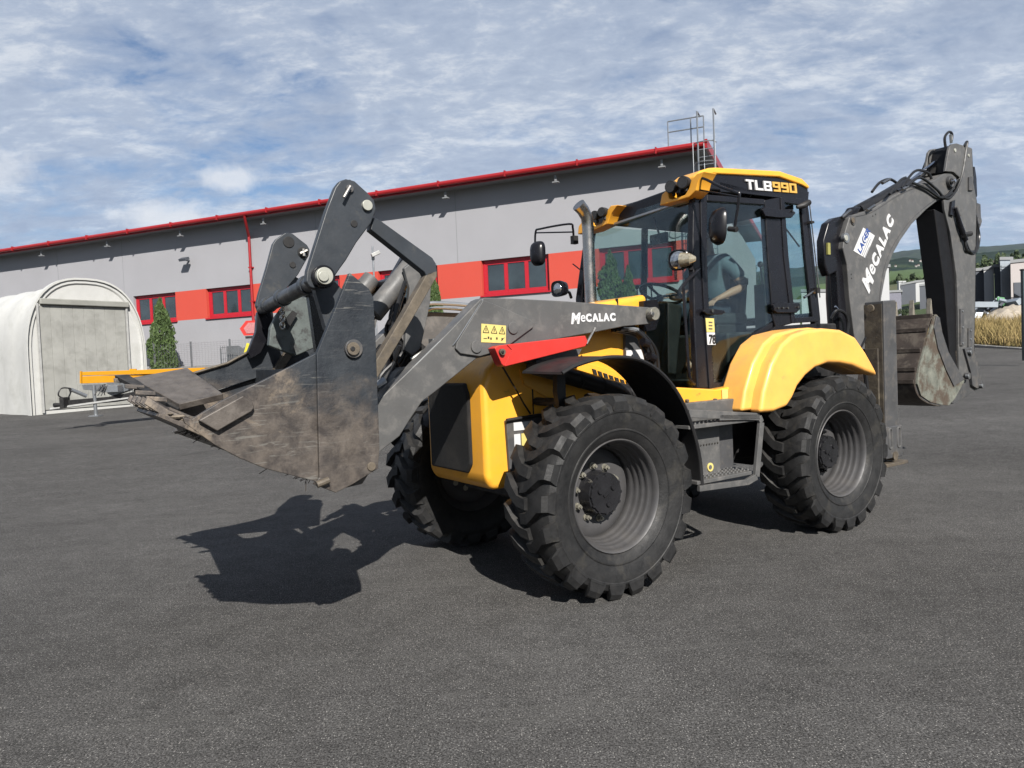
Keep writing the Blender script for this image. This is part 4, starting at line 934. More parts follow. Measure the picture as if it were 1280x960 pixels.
# roof writing: block capitals built from strokes
def block(ch):
    s = {'T': [(0, .8, 1, 1), (.36, 0, .64, .8)], 'L': [(0, 0, .3, 1), (.3, 0, 1, .22)], 'B': [(0, 0, .28, 1), (.28, .8, 1, 1), (.28, .4, .95, .6), (.28, 0, 1, .2), (.74, .6, 1, .8), (.74, .2, 1, .4)],
         '9': [(0, .8, 1, 1), (0, .42, .28, .8), (.28, .40, .74, .58), (.74, 0, 1, .8), (.1, 0, .74, .2)], '0': [(0, .8, 1, 1), (0, 0, 1, .2), (0, .2, .28, .8), (.72, .2, 1, .8)]}
    return s[ch]
o_ = SC(933.5, 236.5, .012); e_ = SC(997.5, 241.5, .012); wd = (e_-o_)/6.35; zu = V((.0, 0, (SC(934, 224.5, .012)-o_).z))
for word, m_, off in (('TLB', white, 0), ('990', ambert, 3.2)):
    g = G()
    for i, ch in enumerate(word):
        for (a, b, c_, d_) in block(ch):
            q = lambda u, v: o_+wd*(off+i*1.06+u*.94)+zu*v+V((.012*v, 0, 0))
            g.prism([q(a, b), q(c_, b), q(c_, d_), q(a, d_)], (0, -.012, 0))
    g.build('model_lettering', m_, B)
# hinges, handle, stickers, gas strut
for pts in ([(953, 262), (957, 258), (975, 262), (990, 261), (995, 266), (990, 272), (972, 272), (957, 270)], [(967, 381), (972, 378), (1000, 379), (1001, 386), (996, 391), (972, 391), (968, 388)]):
    h_ = cplate('door_hinge', pts, black, .035, .03, bevel=.006)
for a, b in ((972, 385), (978, 385), (997, 384), (990, 264), (984, 385)): c_ = SC(a, b, .04); G().cyl(c_, c_+V((0, .012, 0)), .009, n=8).build('hinge_bolt', steel, B)
cplate('door_handle', [(879, 389), (883, 385), (893, 386), (905, 388), (908, 390), (903, 393), (885, 393)], black, .05, .03)
c_ = SC(890, 388.5, .055); G().cyl(c_, c_+V((0, .01, 0)), .014, n=10).build('handle_lock', steel, B)
cplate('sticker', [(882, 397.5), (892.5, 398), (893.5, 415), (883.5, 415)], stick, .02, .004, bevel=0)
cplate('sticker', [(883.5, 415.5), (893.6, 415.5), (894.5, 431), (884.5, 431)], white, .02, .004, bevel=0)
o_ = SC(886.3, 429.3, .023); me = text_mesh('78', .105, .002, sx=.8); place_text([(me, 0, 0)], 'sticker_number', ink, B, o_, (SC(893, 429.6, .023)-o_), (0, 0, 1))
g = G()
for k in range(3): g.prism([SC(a, b, .023) for a, b in [(886, 402+k*4), (890.5, 402.2+k*4), (890.7, 403.8+k*4), (886.2, 403.6+k*4)]], (0, -.003, 0))
g.build('sticker_print', rust, B)
G().tube([SC(981, 284, -.05), SC(999, 308, -.1)], .008, 6).build('gas_strut', blackm, B)
G().tube([SC(1012, 255, .02), SC(1018, 310, .02), SC(1025, 372, .02)], .006, 6).tube([SC(1005, 372, .02), SC(1020, 362, .02), SC(1018, 366, .04)], .012, 6).build('rear_latch', steel, B)
G().box(SC(1021, 363, .03), (.05, .04, .05)).box(SC(1013, 278, .03), (.05, .05, .02)).build('latch_block', blackm, B)
G().tube([SC(996, 259, .05), SC(1004, 257, .08), SC(1011, 253, .08)], [.016, .028, .028], 10).build('rear_lamp', blackm, B)
# grab handle at the front post
G().tube([SC(874, 336, .02), SC(868, 342, .06), SC(855, 356, .07), SC(855, 370, .07), SC(858, 420, .07), SC(862, 470, .06), SC(868, 480, .02)], .013, 8, sm=5).build('grab_handle', black, B)
# ---- mirrors and front lights
def shell(c_, r, nrm, m, name, aspect=(1, 1), depth=.05, p=3.2, mi=None):
    nrm = V(nrm).normalized(); xa = V((0, 0, 1)).cross(nrm).normalized(); ya = nrm.cross(xa); g = G(); rings = []
    for (s, d) in ((.0, -depth*1.4), (.5, -depth*1.3), (.85, -depth*.9), (1.0, -depth*.2), (1.0, 0), (.93, .006), (.90, -.004), (.0, -.004)):
        rr = []
        for i in range(28):
            a = 2*math.pi*i/28; ca, sa_ = math.cos(a), math.sin(a); k = max(s, .001)
            rr.append(g.bm.verts.new(V(c_)+xa*(math.copysign(abs(ca)**(2/p), ca)*r*aspect[0]*k)+ya*(math.copysign(abs(sa_)**(2/p), sa_)*r*aspect[1]*k)+nrm*d))
        rings.append(rr)
    g.skinrings(rings); return g.build(name, m, B, smooth=40)
mc = FX(901, 283, -1.22); m1 = shell(mc, .105, (-1, .50, -.05), black, 'mirror', (1.0, 1.35), .06)
br = G().tube([FX(867, 258, -1.3), FX(869, 240, -1.26), FX(872, 226, -1.24), FX(879, 223, -1.22), FX(900, 233, -1.2), FX(921, 241, -1.2), FX(924, 246, -1.2), FX(918, 286, -1.2)], .011, 8, sm=4).tube([FX(872, 237, -1.25), FX(922, 246, -1.2)], .007, 6).build('mirror_bracket', steel if False else black, B)
G().cyl(FX(911, 286, -1.2), FX(921, 287, -1.2), .02, n=10).build('mirror_clamp', blackm, B)
mc = FX(673, 317, -1.18); shell(mc, .095, (-1, -.35, -.03), black, 'mirror', (.95, 1.35), .05)
G().tube([FX(717, 301, -1.3), FX(716, 285, -1.25), FX(711, 280, -1.22), FX(676, 286, -1.2), FX(669.5, 290, -1.2), FX(669, 312, -1.2)], .011, 8, sm=4).tube([FX(670, 291, -1.2), FX(716, 290, -1.25)], .008, 6).build('mirror_bracket', black, B)
G().box(FX(718, 300, -1.3), (.06, .05, .08)).build('mirror_clamp', blackm, B)
# left headlight with indicator
hc = FX(848, 325, -1.15)
d_ = V((1, .30, -.06)).normalized()
hl = shell(hc, .085, d_, black, 'headlight', (1.05, 1.0), .09, p=3)
xa = V((0, 0, 1)).cross(d_).normalized()
G().lathe([(.0, .012), (.05, .010), (.072, .003), (.075, -.002)], hc-xa*.0, d_, 24).build('lens', lens, hl)
G().tube([FX(852, 325, -1.14), FX(862, 324, -1.16), FX(869, 323.5, -1.2)], [.062, .05, .022], 16).build('indicator', amber, hl)
G().tube([FX(864, 335, -1.2), FX(866, 345, -1.3)], .02, 8).build('lamp_stalk', black, hl)
hc = FX(696.5, 361, -1.15)
hl2 = shell(hc, .085, (1, .12, -.03), black, 'headlight', (1.05, .95), .09, p=3)
G().lathe([(.0, .012), (.04, .010), (.055, .003), (.058, -.002)], hc, (1, .12, -.03), 24).build('lens', lens, hl2)
G().tube([FX(704, 361, -1.2), FX(712, 366, -1.3), FX(714, 372, -1.35)], .016, 8).build('lamp_stalk', black, hl2)
# exhaust
EY = -.05
e0 = S(739, 385, EY); e1 = S(735, 285, EY)
G().tube([e0, S(737, 340, EY), e1, S(733.5, 272, EY), S(729, 263, EY), S(723, 256, EY)], [.052, .052, .052, .053, .055, .060], 20).build('exhaust_pipe', steel, B, smooth=60)
G().lathe([(.075, 0), (.075, .06), (.055, .09)], e0+V((0, 0, -.08)), (0, 0, 1), 20).build('exhaust_collar', black, B)
# wipers
G().tube([FX(742, 362, -1.33), FX(735, 345, -1.33), FX(716, 330, -1.33)], .007, 5).build('wiper', black, B)
# ---- cab interior
G().box((-2.25, .0, 1.38), (1.7, 1.4, .06)).build('cab_floor', blackm, B)
G().box((-2.30, .05, 1.72), (.45, .5, .4)).build('seat_base', blackm, B, bevel=.03)
G().box((-2.28, .05, 1.96), (.5, .52, .12)).build('seat', seatm, B, bevel=.04, seg=3)
G().box((-2.52, .05, 2.18), (.12, .46, .42), rot=(0, R_(-8), 0)).build('backrest', seatm, B, bevel=.05, seg=3)
G().box((-1.62, -.02, 1.75), (.22, .34, .75), rot=(0, R_(-10), 0)).build('steering_console', blackm, B, bevel=.03)
sw = G(); cs = V((-1.66, .0, 2.22)); ax_ = V((-.42, 0, .9)).normalized(); xa = V((0, 1, 0)); ya = ax_.cross(xa)
sw.tube([cs+xa*(.2*math.cos(a))+ya*(.2*math.sin(a)) for a in [2*math.pi*k/28 for k in range(29)]], .015, 8)
for a in (.3, 2.8, 4.7): sw.tube([cs-ax_*.03, cs+xa*.19*math.cos(a)+ya*.19*math.sin(a)], .012, 6)
sw.tube([cs-ax_*.02, cs-ax_*.3], .035, 10).build('steering_wheel', black, B)
G().box((-1.95, -.5, 1.85), (.9, .26, .55)).build('side_console', blackm, B, bevel=.03)
for k in range(3): G().tube([(-1.85-.1*k, -.5, 2.1), (-1.83-.1*k, -.49, 2.32)], .008, 6).sphere((-1.83-.1*k, -.49, 2.34), .022).build('control_lever', black, B)
for y in (-.18, .3):
    G().box((-2.78, y, 1.95), (.12, .12, .7)).tube([(-2.78, y, 2.3), (-2.75, y, 2.48)], .01, 6).sphere((-2.75, y, 2.5), .03).build('rear_lever', blackm, B)
G().box((-2.1, 0, 3.0), (1.4, 1.3, .05)).build('roof_lining', seatm, B)
G().tube([(-1.5, .1, 2.9), (-1.5, .15, 2.75)], .01, 6).box((-1.5, .15, 2.70), (.03, .2, .09)).build('interior_mirror', black, B)

# ---- front bucket
YB = 1.2
rearp = [(437.5, 341), (461.5, 361), (467, 372), (470, 429), (474.7, 560), (472.5, 586), (440, 606), (420, 616), (393, 606), (399.4, 597), (396, 442)]
plate('cheek_plate', rearp, YB+.02, .035, bucketm, B)
frontp = [(398, 440), (340, 470), (279, 500), (240, 524), (228, 521), (231, 529), (268, 556), (300, 573), (332, 586), (399.5, 603)]
plate('cheek_plate', frontp, YB, .03, bucketm, B)
wplate = pmat('worn_wear_plate', (.088, .077, .068), .5, metal=.2, var=.3, vs=10, c2=(.045, .038, .034), c2s=7, c2lo=.52, c2hi=.66, bump=.3, bs=30, dust=.2)
plate('wear_pad', [(248, 525.5), (304, 494.5), (316, 503), (318, 509), (315, 514), (272, 539)], YB+.035, .03, wplate, B, bevel=.006)
disc(441, 436, YB+.02, .048, grey2, B, 'hinge_pin', h=.02); disc(441, 436, YB+.04, .034, rust, B, 'hinge_pin', h=.015); disc(441, 436, YB+.056, .013, blackm, B, 'pin_bore', h=.003)
disc(464, 583, YB+.02, .024, rust, B, 'bolt_head', h=.008)
G().cyl(S(396, 606, YB+.04), S(411, 600, YB+.04), .018, n=10).build('stop_pin', rust, B)
G().tube([S(397, 441, YB+.012), S(398, 500, YB+.012), S(400, 560, YB+.012), S(401, 598, YB+.012)], .007, 6).build('weld_bead', grey2, B)
LN = S(228, 521, YB); print('lip near', LN, 'bottom', S(398, 603, YB), S(420, 616, YB), S(474, 570, YB))
prof = [(LN.x+.06, LN.z+.02), (LN.x-.05, LN.z-.04), (S(262, 551, YB).x, S(262, 551, YB).z), (S(300, 570, YB).x, S(300, 570, YB).z), (S(350, 586, YB).x, S(350, 586, YB).z), (S(398, 600, YB).x, S(398, 600, YB).z), (1.98, 1.02), (1.86, 1.03), (1.79, 1.12), (1.76, 1.4), (1.76, 1.66)]
YLIP = .42
def yf(x): return -YB if x < 2.42 else -YB+(YLIP+YB)*min(1, (x-2.42)/.2)
def shellsheet(pr, y0, y1, th):
    g = G(); PP = [V((x, 0, z)) for x, z in pr]; inn = []
    for i, p in enumerate(PP):
        d = (PP[min(i+1, len(PP)-1)]-PP[max(i-1, 0)]).normalized(); n_ = V((d.z, 0, -d.x))*-1; inn.append(p+n_*-th if False else p+V((-d.z, 0, d.x))*(-th))
    r = [[g.bm.verts.new(q) for q in ((a.x, yf(a.x), a.z), (a.x, y1, a.z), (b.x, y1, b.z), (b.x, yf(a.x), b.z))] for a, b in zip(PP, inn)]
    g.skinrings(r); return g
shellsheet(prof, -YB, YB-.03, .03).build('bucket_shell', bucketm, B, smooth=30)
# cutting edge and its bolt-on plates, with teeth
dl = V((prof[0][0]-prof[1][0], 0, prof[0][1]-prof[1][1])).normalized()
nl = V((-dl.z, 0, dl.x))
for k in range(5):
    y = YLIP+.06+k*(YB-YLIP-.12)/4; b = V((prof[0][0], y, prof[0][1]))
    G().prism([b-dl*.16+V((0, .045, 0))-nl*.02, b+V((0, .035, 0))-nl*.02, b+dl*.10+V((0, .012, 0)), b+dl*.10-V((0, .012, 0)), b-V((0, .035, 0))-nl*.02, b-dl*.16-V((0, .045, 0))-nl*.02], nl*.035).build('bucket_tooth', bucketm, B, bevel=.004)
b0 = V((prof[0][0], 0, prof[0][1]))
g = G()
for k in range(2): pass
for k in range(2):
    y0 = YLIP+k*.39+.002; g.prism([b0-dl*.22-nl*.036+V((0, y0, 0)), b0+dl*.03-nl*.03+V((0, y0, 0)), b0+dl*.03-nl*.012+V((0, y0, 0)), b0-dl*.22-nl*.012+V((0, y0, 0))], (0, .385, 0))
g.build('cutting_edge', bucketm, B, bevel=.003)
# crusted earth and roots along the lower edge
g = G(); rr = random.Random(11)
for i in range(170):
    t_ = rr.random()*.2; p = b0-dl*(t_-.05)+V((0, rr.uniform(YLIP, YB-.02), 0))
    g.sphere(p+nl*.004, rr.uniform(.008, .024), (rr.uniform(1, 1.8), rr.uniform(.9, 1.6), rr.uniform(.35, .7)), 6, 4)
g.build('earth_crust', pmat('dry_earth', (0.1488, 0.124, 0.0961), .95, var=.35, vs=25, bump=.6, bs=60), B, kind='stuff')
g = G()
for i in range(230):
    u_ = rr.random()**1.5; q = S(235+u_*150, 534+u_*63-3*math.sin(u_*3.1), YB-.02-rr.random()*.5); l = rr.uniform(.012, .042)*(1.8 if rr.random() < .1 else 1)
    d1 = V((rr.gauss(0, .5), rr.gauss(0, .4), -1)).normalized()*l
    g.tube([q+V((0, 0, .02)), q+d1*.5+V((rr.gauss(0, .012), 0, 0)), q+d1+V((rr.gauss(0, .02), 0, 0))], .0022, 3)
g.build('hanging_roots', pmat('roots', (0.028, 0.0224, 0.016), .95), B, kind='stuff')
# far cheek with its long curved arm, boss and worn pads
YF = -1.14
armf = [(376, 368), (384, 372), (390, 380), (407, 402), (402, 441), (366, 455), (332, 469), (276, 486), (240, 500), (222, 508), (170, 480), (195, 470), (240, 466), (284, 454), (310, 440), (328, 424), (350, 397), (366, 376)]
plate('far_cheek', armf, YF+.03, .05, bucketm, B)
plate('far_cheek', [(402, 440), (332, 468), (240, 499), (205, 506), (240, 520), (300, 530), (345, 540), (400, 540)], YF-.02, .03, bucketm, B)
G().tube([S(376, 368, YF+.05), S(366, 376, YF+.05), S(350, 397, YF+.05), S(328, 424, YF+.05), S(310, 440, YF+.05), S(284, 454, YF+.05), S(240, 467, YF+.05)], .010, 6).build('cheek_edge', rust, B)
cb_ = S(378, 380.5, YF+.05); G().cyl(cb_-V((0, .05, 0)), cb_+V((0, .03, 0)), .095, n=24).cyl(cb_+V((0, .03, 0)), cb_+V((0, .034, 0)), .045, n=18).build('far_boss', bucketm, B, bevel=.006)
G().cyl(cb_+V((0, .03, 0)), cb_+V((0, .038, 0)), .045, n=18).build('boss_bore', blackm, B)
pw = [S(164, 472, -1.0), S(224, 505, -.35), S(279, 492, -.4), S(234, 459.5, -1.05)]
nrm = (pw[1]-pw[0]).cross(pw[2]-pw[0]).normalized(); nrm = -nrm if nrm.z < 0 else nrm
G().prism(pw, -nrm*.045).build('wear_plate', wplate, B, bevel=.006)
for k in range(4):
    y = -.98+k*.2; e_ = S(166-k*-14, 474+k*7.5, y); f_ = V((1, -.05, .12)).normalized()
    G().prism([e_+V((0, .03, 0)), e_+f_*.12+V((0, .01, 0)), e_+f_*.12-V((0, .01, 0)), e_-V((0, .03, 0))], (0, 0, -.03)).build('bucket_tooth', bucketm, B, bevel=.004)
pw2 = [S(143, 469, -1.0), S(222, 511, -.35), S(228, 508, -.38), S(160, 468, -1.05)]
G().prism(pw2, -nrm*.03).build('wear_plate', blackm, B, bevel=.003)
for a, b in ((204, 477), (236, 484)): pass
# rounded gusset and chain inside
G().prism([S(a, b, -.55) for a, b in [(336, 432), (338, 410), (345, 395), (356, 380), (372, 371), (386, 372), (392, 385), (400, 410), (400, 432), (370, 445)]], (0, -.06, 0)).build('gusset_plate', pmat('grey_green_paint', (0.0744, 0.0868, 0.0837), .55, var=.25, vs=9, c2=(0.031, 0.031, 0.031), c2s=14, bump=.15), B, bevel=.01)
G().prism([S(a, b, -.50) for a, b in [(356, 400), (366, 388), (372, 392), (360, 412)]], (0, -.02, 0)).build('gusset_slot', blackm, B)
for k in range(7):
    c_ = S(353, 380+k*4.5, -.42); g = G(); a0 = k % 2
    pts = [c_+V((.016*math.cos(t_)*(1-a0), .016*math.cos(t_)*a0, .026*math.sin(t_))) for t_ in [2*math.pi*j/10 for j in range(11)]]
    g.tube(pts, .006, 5).build('chain_link', steel, B)
# ---- fork carriage: side plates on a cross tube
tube_n, tube_f = S(404, 346, .95), S(329, 386, -1.0)
ty_ = (tube_n.x+tube_f.x)/2
G().tube([V((tube_n.x, .97, tube_n.z)), V((tube_f.x, -1.03, tube_f.z))], .047, 18).build('cross_tube', dpaint, B)
for y in (.55, -.2, -.75): c_ = V((tube_f.x+(tube_n.x-tube_f.x)*(y+1)/2, y, tube_n.z)); G().cyl(c_-V((0, .03, 0)), c_+V((0, .03, 0)), .06, n=18).build('tube_collar', dpaint, B)
nearp = [(419, 234), (425, 226), (433, 223.5), (443.5, 226), (460, 241), (468, 250), (470.6, 262), (464, 279), (446, 303), (433, 325), (425, 336), (419, 345), (410, 357), (397, 362), (388, 359), (382.6, 352), (384, 338), (396, 300), (408, 262)]
plate('carriage_plate', nearp, .98, .05, dpaint, B, bevel=.008)
plate('carriage_plate', [(430, 226), (438, 224), (463, 250), (465, 265), (455, 290), (440, 300)], .90, .05, dpaint, B)
disc(404, 346, 1.0, .062, black, B, 'pin_collar', h=.02); disc(404, 345.5, 1.02, .046, pmat('pale_pin', (0.341, 0.341, 0.2976), .4, metal=.3), B, 'pin_head', h=.03); disc(404, 345.5, 1.05, .028, MATS['pale_pin'], B, 'pin_head', h=.012)
disc(458.5, 257, .985, .030, MATS['pale_pin'], B, 'pin_head', h=.015); disc(443, 279.5, .985, .020, blackm, B, 'bolt_hole', h=.0); disc(437, 236, .985, .022, grey2, B, 'bolt_hole', h=.01)
G().tube([S(438, 233, 1.01), S(430, 247, 1.02)], .009, 8).build('lock_pin', steel, B)
farp = [(341, 305), (345, 299), (357, 290.5), (366, 292), (384, 306), (387.5, 312), (386, 320), (373, 343), (349, 372), (340, 386), (333, 391), (324, 390), (320, 382), (323, 368), (333, 335)]
plate('carriage_plate', farp, -.98, .05, dpaint, B, bevel=.008)
for a, b, r in ((361, 302.5, .045), (379, 315.5, .045), (366, 331, .025)): disc(a, b, -.975, r, blackm, B, 'bolt_hole', h=.003)
G().tube([S(375, 317, -.95), S(384, 313, -.95)], .014, 6).tube([S(379, 311, -.95), S(380, 320, -.95)], .014, 6).build('cross_pin', steel, B)
plate('link_plate', [(322, 390), (341, 388), (343, 404), (334, 425), (326, 441), (314, 448), (310, 440), (320, 415)], -1.0, .06, black, B)
plate('link_plate', [(391, 352), (402, 358), (419, 352), (432, 366), (428, 395), (420, 420), (408, 412)], .86, .06, dpaint, B)
plate('link_plate', [(385, 362), (400, 362), (412, 400), (412, 430), (396, 440)], .4, .06, black, B)
# flip-over forks
def fork(yc, y1):
    a = [S(x, y, .93) for x, y in [(466, 272), (473, 274), (540, 322), (545, 330), (546, 340), (533, 346), (530, 340), (463, 287)]]
    g = G().prism([V((p.x, yc+y1, p.z)) for p in a], (0, -2*y1, 0)); f = g.build('fork_shank', dpaint, B, bevel=.006)
    a = [S(x, y, .93) for x, y in [(534, 341), (546, 338), (546, 346), (500, 425), (472, 472), (462, 468), (464, 460), (500, 400)]]
    G().prism([V((p.x, yc+y1, p.z)) for p in a], (0, -2*y1, 0)).build('fork_tine', rust, B, bevel=.006); return f
fork(.90, .035); fork(-1.085, .035)
# ---- tilt linkage and cylinders between the arms
for s in (1, -1):
    y = .33*s
    G().tube([S(513, 334, .33)*1, S(466, 392, .33)] if s > 0 else [V((S(513, 334, .33).x, y, S(513, 334, .33).z)), V((S(466, 392, .33).x, y, S(466, 392, .33).z))], .070, 20).build('tilt_cylinder', grey, B)
    p0, p1 = S(466, 392, .33), S(450, 412, .33); G().tube([V((p0.x, y, p0.z)), V((p1.x, y, p1.z))], .035, 14).build('cylinder_rod', chrome, B)
    a = [S(x, z, .45) for x, z in [(505, 335), (514, 328), (532, 336), (540, 346), (538, 380), (526, 436), (516, 445), (506, 438), (508, 400), (512, 360)]]
    G().prism([V((p.x, y+.12*s, p.z)) for p in a], (0, -.04*s, 0)).build('bell_crank', grey, B, bevel=.008)
    a = [S(x, z, .30) for x, z in [(520, 425), (538, 440), (540, 450), (528, 470), (505, 490), (485, 505), (478, 490), (500, 455)]]
    G().prism([V((p.x, y, p.z)) for p in a], (0, -.06*s, 0)).build('crank_bracket', blackm, B, bevel=.006)
G().prism(SS([(498, 330), (506, 316), (514, 322), (470, 384), (462, 392)], .15), (0, -.05, 0)).build('link_bar', black, B)
G().tube([S(538, 340, .5), V((S(538, 340, .5).x, -.5, S(538, 340, .5).z))], .04, 12).build('crank_shaft', black, B)
G().tube([S(510, 375, .25), S(488, 430, .25), S(478, 470, .25)], .045, 12).build('lower_link', black, B)
for k in range(8):
    rr = random.Random(30+k); y = .1+k*.05
    G().tube([S(505+rr.uniform(-4, 4), 350+rr.uniform(0, 18), y), S(495+rr.uniform(-4, 4), 385, y), S(487+rr.uniform(-8, 6), 408+rr.uniform(-8, 12), y), S(500+rr.uniform(-15, 6), 440, y), S(480+rr.uniform(-4, 14), 470, y), S(476+rr.uniform(-4, 4), 492, y)], rr.uniform(.011, .017), 7, sm=5).build('hydraulic_hose', hose, B)
G().tube([S(500, 432, .5), S(494, 452, .45), S(503, 470, .4), S(482, 486, .4)], .014, 7, sm=5).build('hydraulic_hose', hose, B)
G().tube([S(470, 483, .56), S(481, 476, .56)], .028, 10).build('hose_fitting', galv, B)
# torque tube between the arms, hydraulic pipes on the left arm
tt = S(498, 470, .5); G().tube([V((tt.x-.05, .55, tt.z-.05)), V((tt.x-.05, -.55, tt.z-.05))], .11, 20).build('torque_tube', grey, B)
for d in (0, 5.5):
    G().tube([S(514, 449+d, .50), S(548, 427+d*.9, .50), S(590, 392+d*.9, .50)], .011, 8).build('hydraulic_pipe', pmat('bright_pipe', (0.341, 0.3348, 0.31), .35, metal=.6) if 'bright_pipe' not in MATS else MATS['bright_pipe'], B)
G().box(S(541, 432, .50), (.03, .06, .09)).build('pipe_clamp', galv, B)
# pipe rail over the right arm
G().tube([S(516, 420, -.42), S(523, 395, -.42), S(531, 384, -.42), S(542, 379, -.42), S(600, 383, -.42), S(650, 392, -.42)], .018, 8, sm=4).build('hydraulic_pipe', galv, B)
G().tube([S(520, 415, -.50), S(530, 393, -.50), S(545, 385, -.50), S(590, 388, -.50)], .014, 8, sm=4).build('hydraulic_pipe', galv, B)

# ---- stabilisers
weath = pmat('weathered_brown_steel', (.050, .042, .033), .6, var=.35, vs=12, c2=(.10, .085, .06), c2s=10, c2lo=.5, c2hi=.7, bump=.3, bs=50)
def stab(s):
    bx_ = G().prism([(-3.70, 1.0*s, .62), (-3.95, 1.0*s, .62), (-3.95, 1.0*s, 2.10), (-3.72, 1.0*s, 2.09)], (0, -.20*s, 0)).build('stabiliser_leg', grey2, B, bevel=.012)
    G().span((-3.699, .812*s, .66), (-3.69, .988*s, 2.06)).build('leg_face', weath, bx_)
    G().span((-3.68, .83*s, 1.02), (-3.655, .96*s, 1.62)).build('leg_rib', weath, bx_, bevel=.004)
    G().span((-3.70, .765*s, .50), (-3.96, .802*s, 1.0)).build('leg_inner', grey2, bx_)
    G().span((-3.67, 1.02*s, .52), (-3.98, .78*s, .84)).build('leg_foot', grey2, bx_, bevel=.012)
    G().cyl((-3.66, .9*s, 2.02), (-3.64, .9*s, 2.02), .04, n=20).build('leg_pin', rust, bx_, bevel=.004)
    G().span((-3.60, 1.03*s, .44), (-4.06, .76*s, .475)).build('foot_pad', rust, bx_, bevel=.006)
    G().cyl((-3.82, 1.03*s, .54), (-3.82, .77*s, .54), .045, n=14).build('foot_pin', rust, bx_)
    g = G()
    for x in (-3.74, -3.90):
        pts = [V((x+.03*math.cos(a), 1.022*s, .72+(.07 if math.sin(a) > 0 else -.07)+.03*math.sin(a))) for a in [2*math.pi*k/16 for k in range(17)]]
        g.tube(pts, .009, 6)
    g.build('foot_loop', grey, bx_)
    g = G()
    for yy in (.86, .94):
        pts = [V((-3.668, (yy+.022*math.cos(a))*s, .72+(.07 if math.sin(a) > 0 else -.07)+.022*math.sin(a))) for a in [2*math.pi*k/16 for k in range(17)]]
        g.tube(pts, .008, 6)
    g.build('foot_loop', blackm, bx_)
stab(1); stab(-1)
for x, z in ((-3.95, 1.5), (-3.95, 1.0)): G().span((x+.018, -.8, z-.12), (x+.2, .8, z+.12)).build('slide_rail', blackm, B, bevel=.01)
G().span((-3.72, -.5, .8), (-3.3, .5, 1.9)).build('rear_frame', blackm, B, bevel=.02)
G().tube([S(1062, 440, .9), S(1078, 450, .95), S(1082, 470, .95), S(1085, 500, .95)], .02, 7, sm=4).tube([S(1050, 448, .8), S(1072, 440, .85), S(1086, 410, .8), S(1082, 395, .8)], .012, 6, sm=4).build('hydraulic_hose', hose, B)
# kingpost
G().span((-4.35, -.24, .95), (-3.95, .24, 1.75)).build('kingpost', blackm, B, bevel=.04)
# ---- boom
YBm = .19
boompx = [(1056, 292), (1062, 272), (1068, 268), (1090, 262), (1118, 244), (1143, 232), (1168, 225), (1180, 217), (1192, 214), (1196, 222), (1194, 236), (1186, 244), (1172, 251), (1158, 262), (1140, 280), (1126, 300), (1116, 318), (1108, 340), (1102, 372), (1100, 410), (1100, 440), (1072, 436), (1068, 418), (1062, 370), (1059, 330), (1054, 310)]
boom = G().prism(SS(boompx, YBm), (0, -.26, 0)).build('boom', grey, B, bevel=.012)
disc(1066, 275.5, YBm, .055, grey2, boom, 'pin', h=.012); disc(1066, 275.5, YBm+.012, .032, rust, boom, 'pin', h=.01)
disc(1057.5, 297.5, YBm, .058, galv, boom, 'pin', h=.012); disc(1057.5, 297.5, YBm+.012, .034, MATS['pale_pin'], boom, 'pin', h=.008)
for a, b in ((1091, 270), (1094.5, 268), (1064, 343), (1064.5, 348)): disc(a, b, YBm, .011, blackm, boom, 'bolt_hole', h=.002)
lg_ = logo((S(1109, 272, YBm)-S(1073, 362, YBm)).length*.98)
o_ = S(1084, 365, YBm+.003); e_ = S(1116.5, 277, YBm+.003)
place_text(lg_, 'maker_lettering', white, B, o_, e_-o_, V((1, 0, .3)))
G().tube([S(a, b, YBm+.001) for a, b in [(1097, 432), (1098, 390), (1103, 345), (1112, 316), (1123, 296), (1138, 276), (1156, 259), (1170, 249)]], .006, 5, sm=4).build('weld_bead', grey2, boom)
G().tube([S(a, b, YBm+.001) for a, b in [(1068, 271), (1090, 265), (1118, 247), (1143, 235), (1166, 228)]], .005, 5, sm=4).build('weld_bead', grey2, boom)
# dealer sticker: white field, blue capitals and disc
cs_ = [S(1093.5, 284.5, YBm+.004), S(1072.5, 315, YBm+.004), S(1081.5, 323.5, YBm+.004), S(1101.5, 293.5, YBm+.004)]
cs_ = [S(1091, 285, YBm+.004), S(1101.5, 294, YBm+.004), S(1095, 323, YBm+.004), S(1073.5, 313, YBm+.004)]
cs_ = [S(1079.2, 284.5, YBm+.004), S(1093.5, 294.5, YBm+.004), S(1081.5, 322.5, YBm+.004), S(1067, 313.5, YBm+.004)]
G().prism(cs_, (0, -.003, 0)).build('dealer_sticker', white, boom)
bx0 = cs_[3]; bx = cs_[0]-cs_[3]; by = cs_[0]-cs_[1]; ln_ = bx.length
org = bx0+(cs_[2]-cs_[3])*.55+V((0, .002, 0))
parts = []; x = ln_*.04
for ch in 'LACER':
    me = text_mesh(ch, ln_*.30, .004, ext=.001); a = xmin(me)
    if ch != 'C': parts.append((me, x-a, 0)); x += width(me)+ln_*.02
    else:
        xc = x+ln_*.12; x += ln_*.24; bpy.data.meshes.remove(me)
place_text(parts, 'sticker_lettering', blue, boom, org, bx, by)
xd = bx.normalized(); yd = (by-xd*by.dot(xd)).normalized()
cc = org+xd*xc+yd*ln_*.10
G().cyl(cc, cc+V((0, .002, 0)), ln_*.13, n=24).build('sticker_disc', blue, boom)
me = text_mesh('C', ln_*.26, .004, ext=.001); place_text([(me, -xmin(me)-width(me)/2, -ln_*.09)], 'sticker_lettering', white, boom, cc+V((0, .004, 0)), bx, by)
g = G()
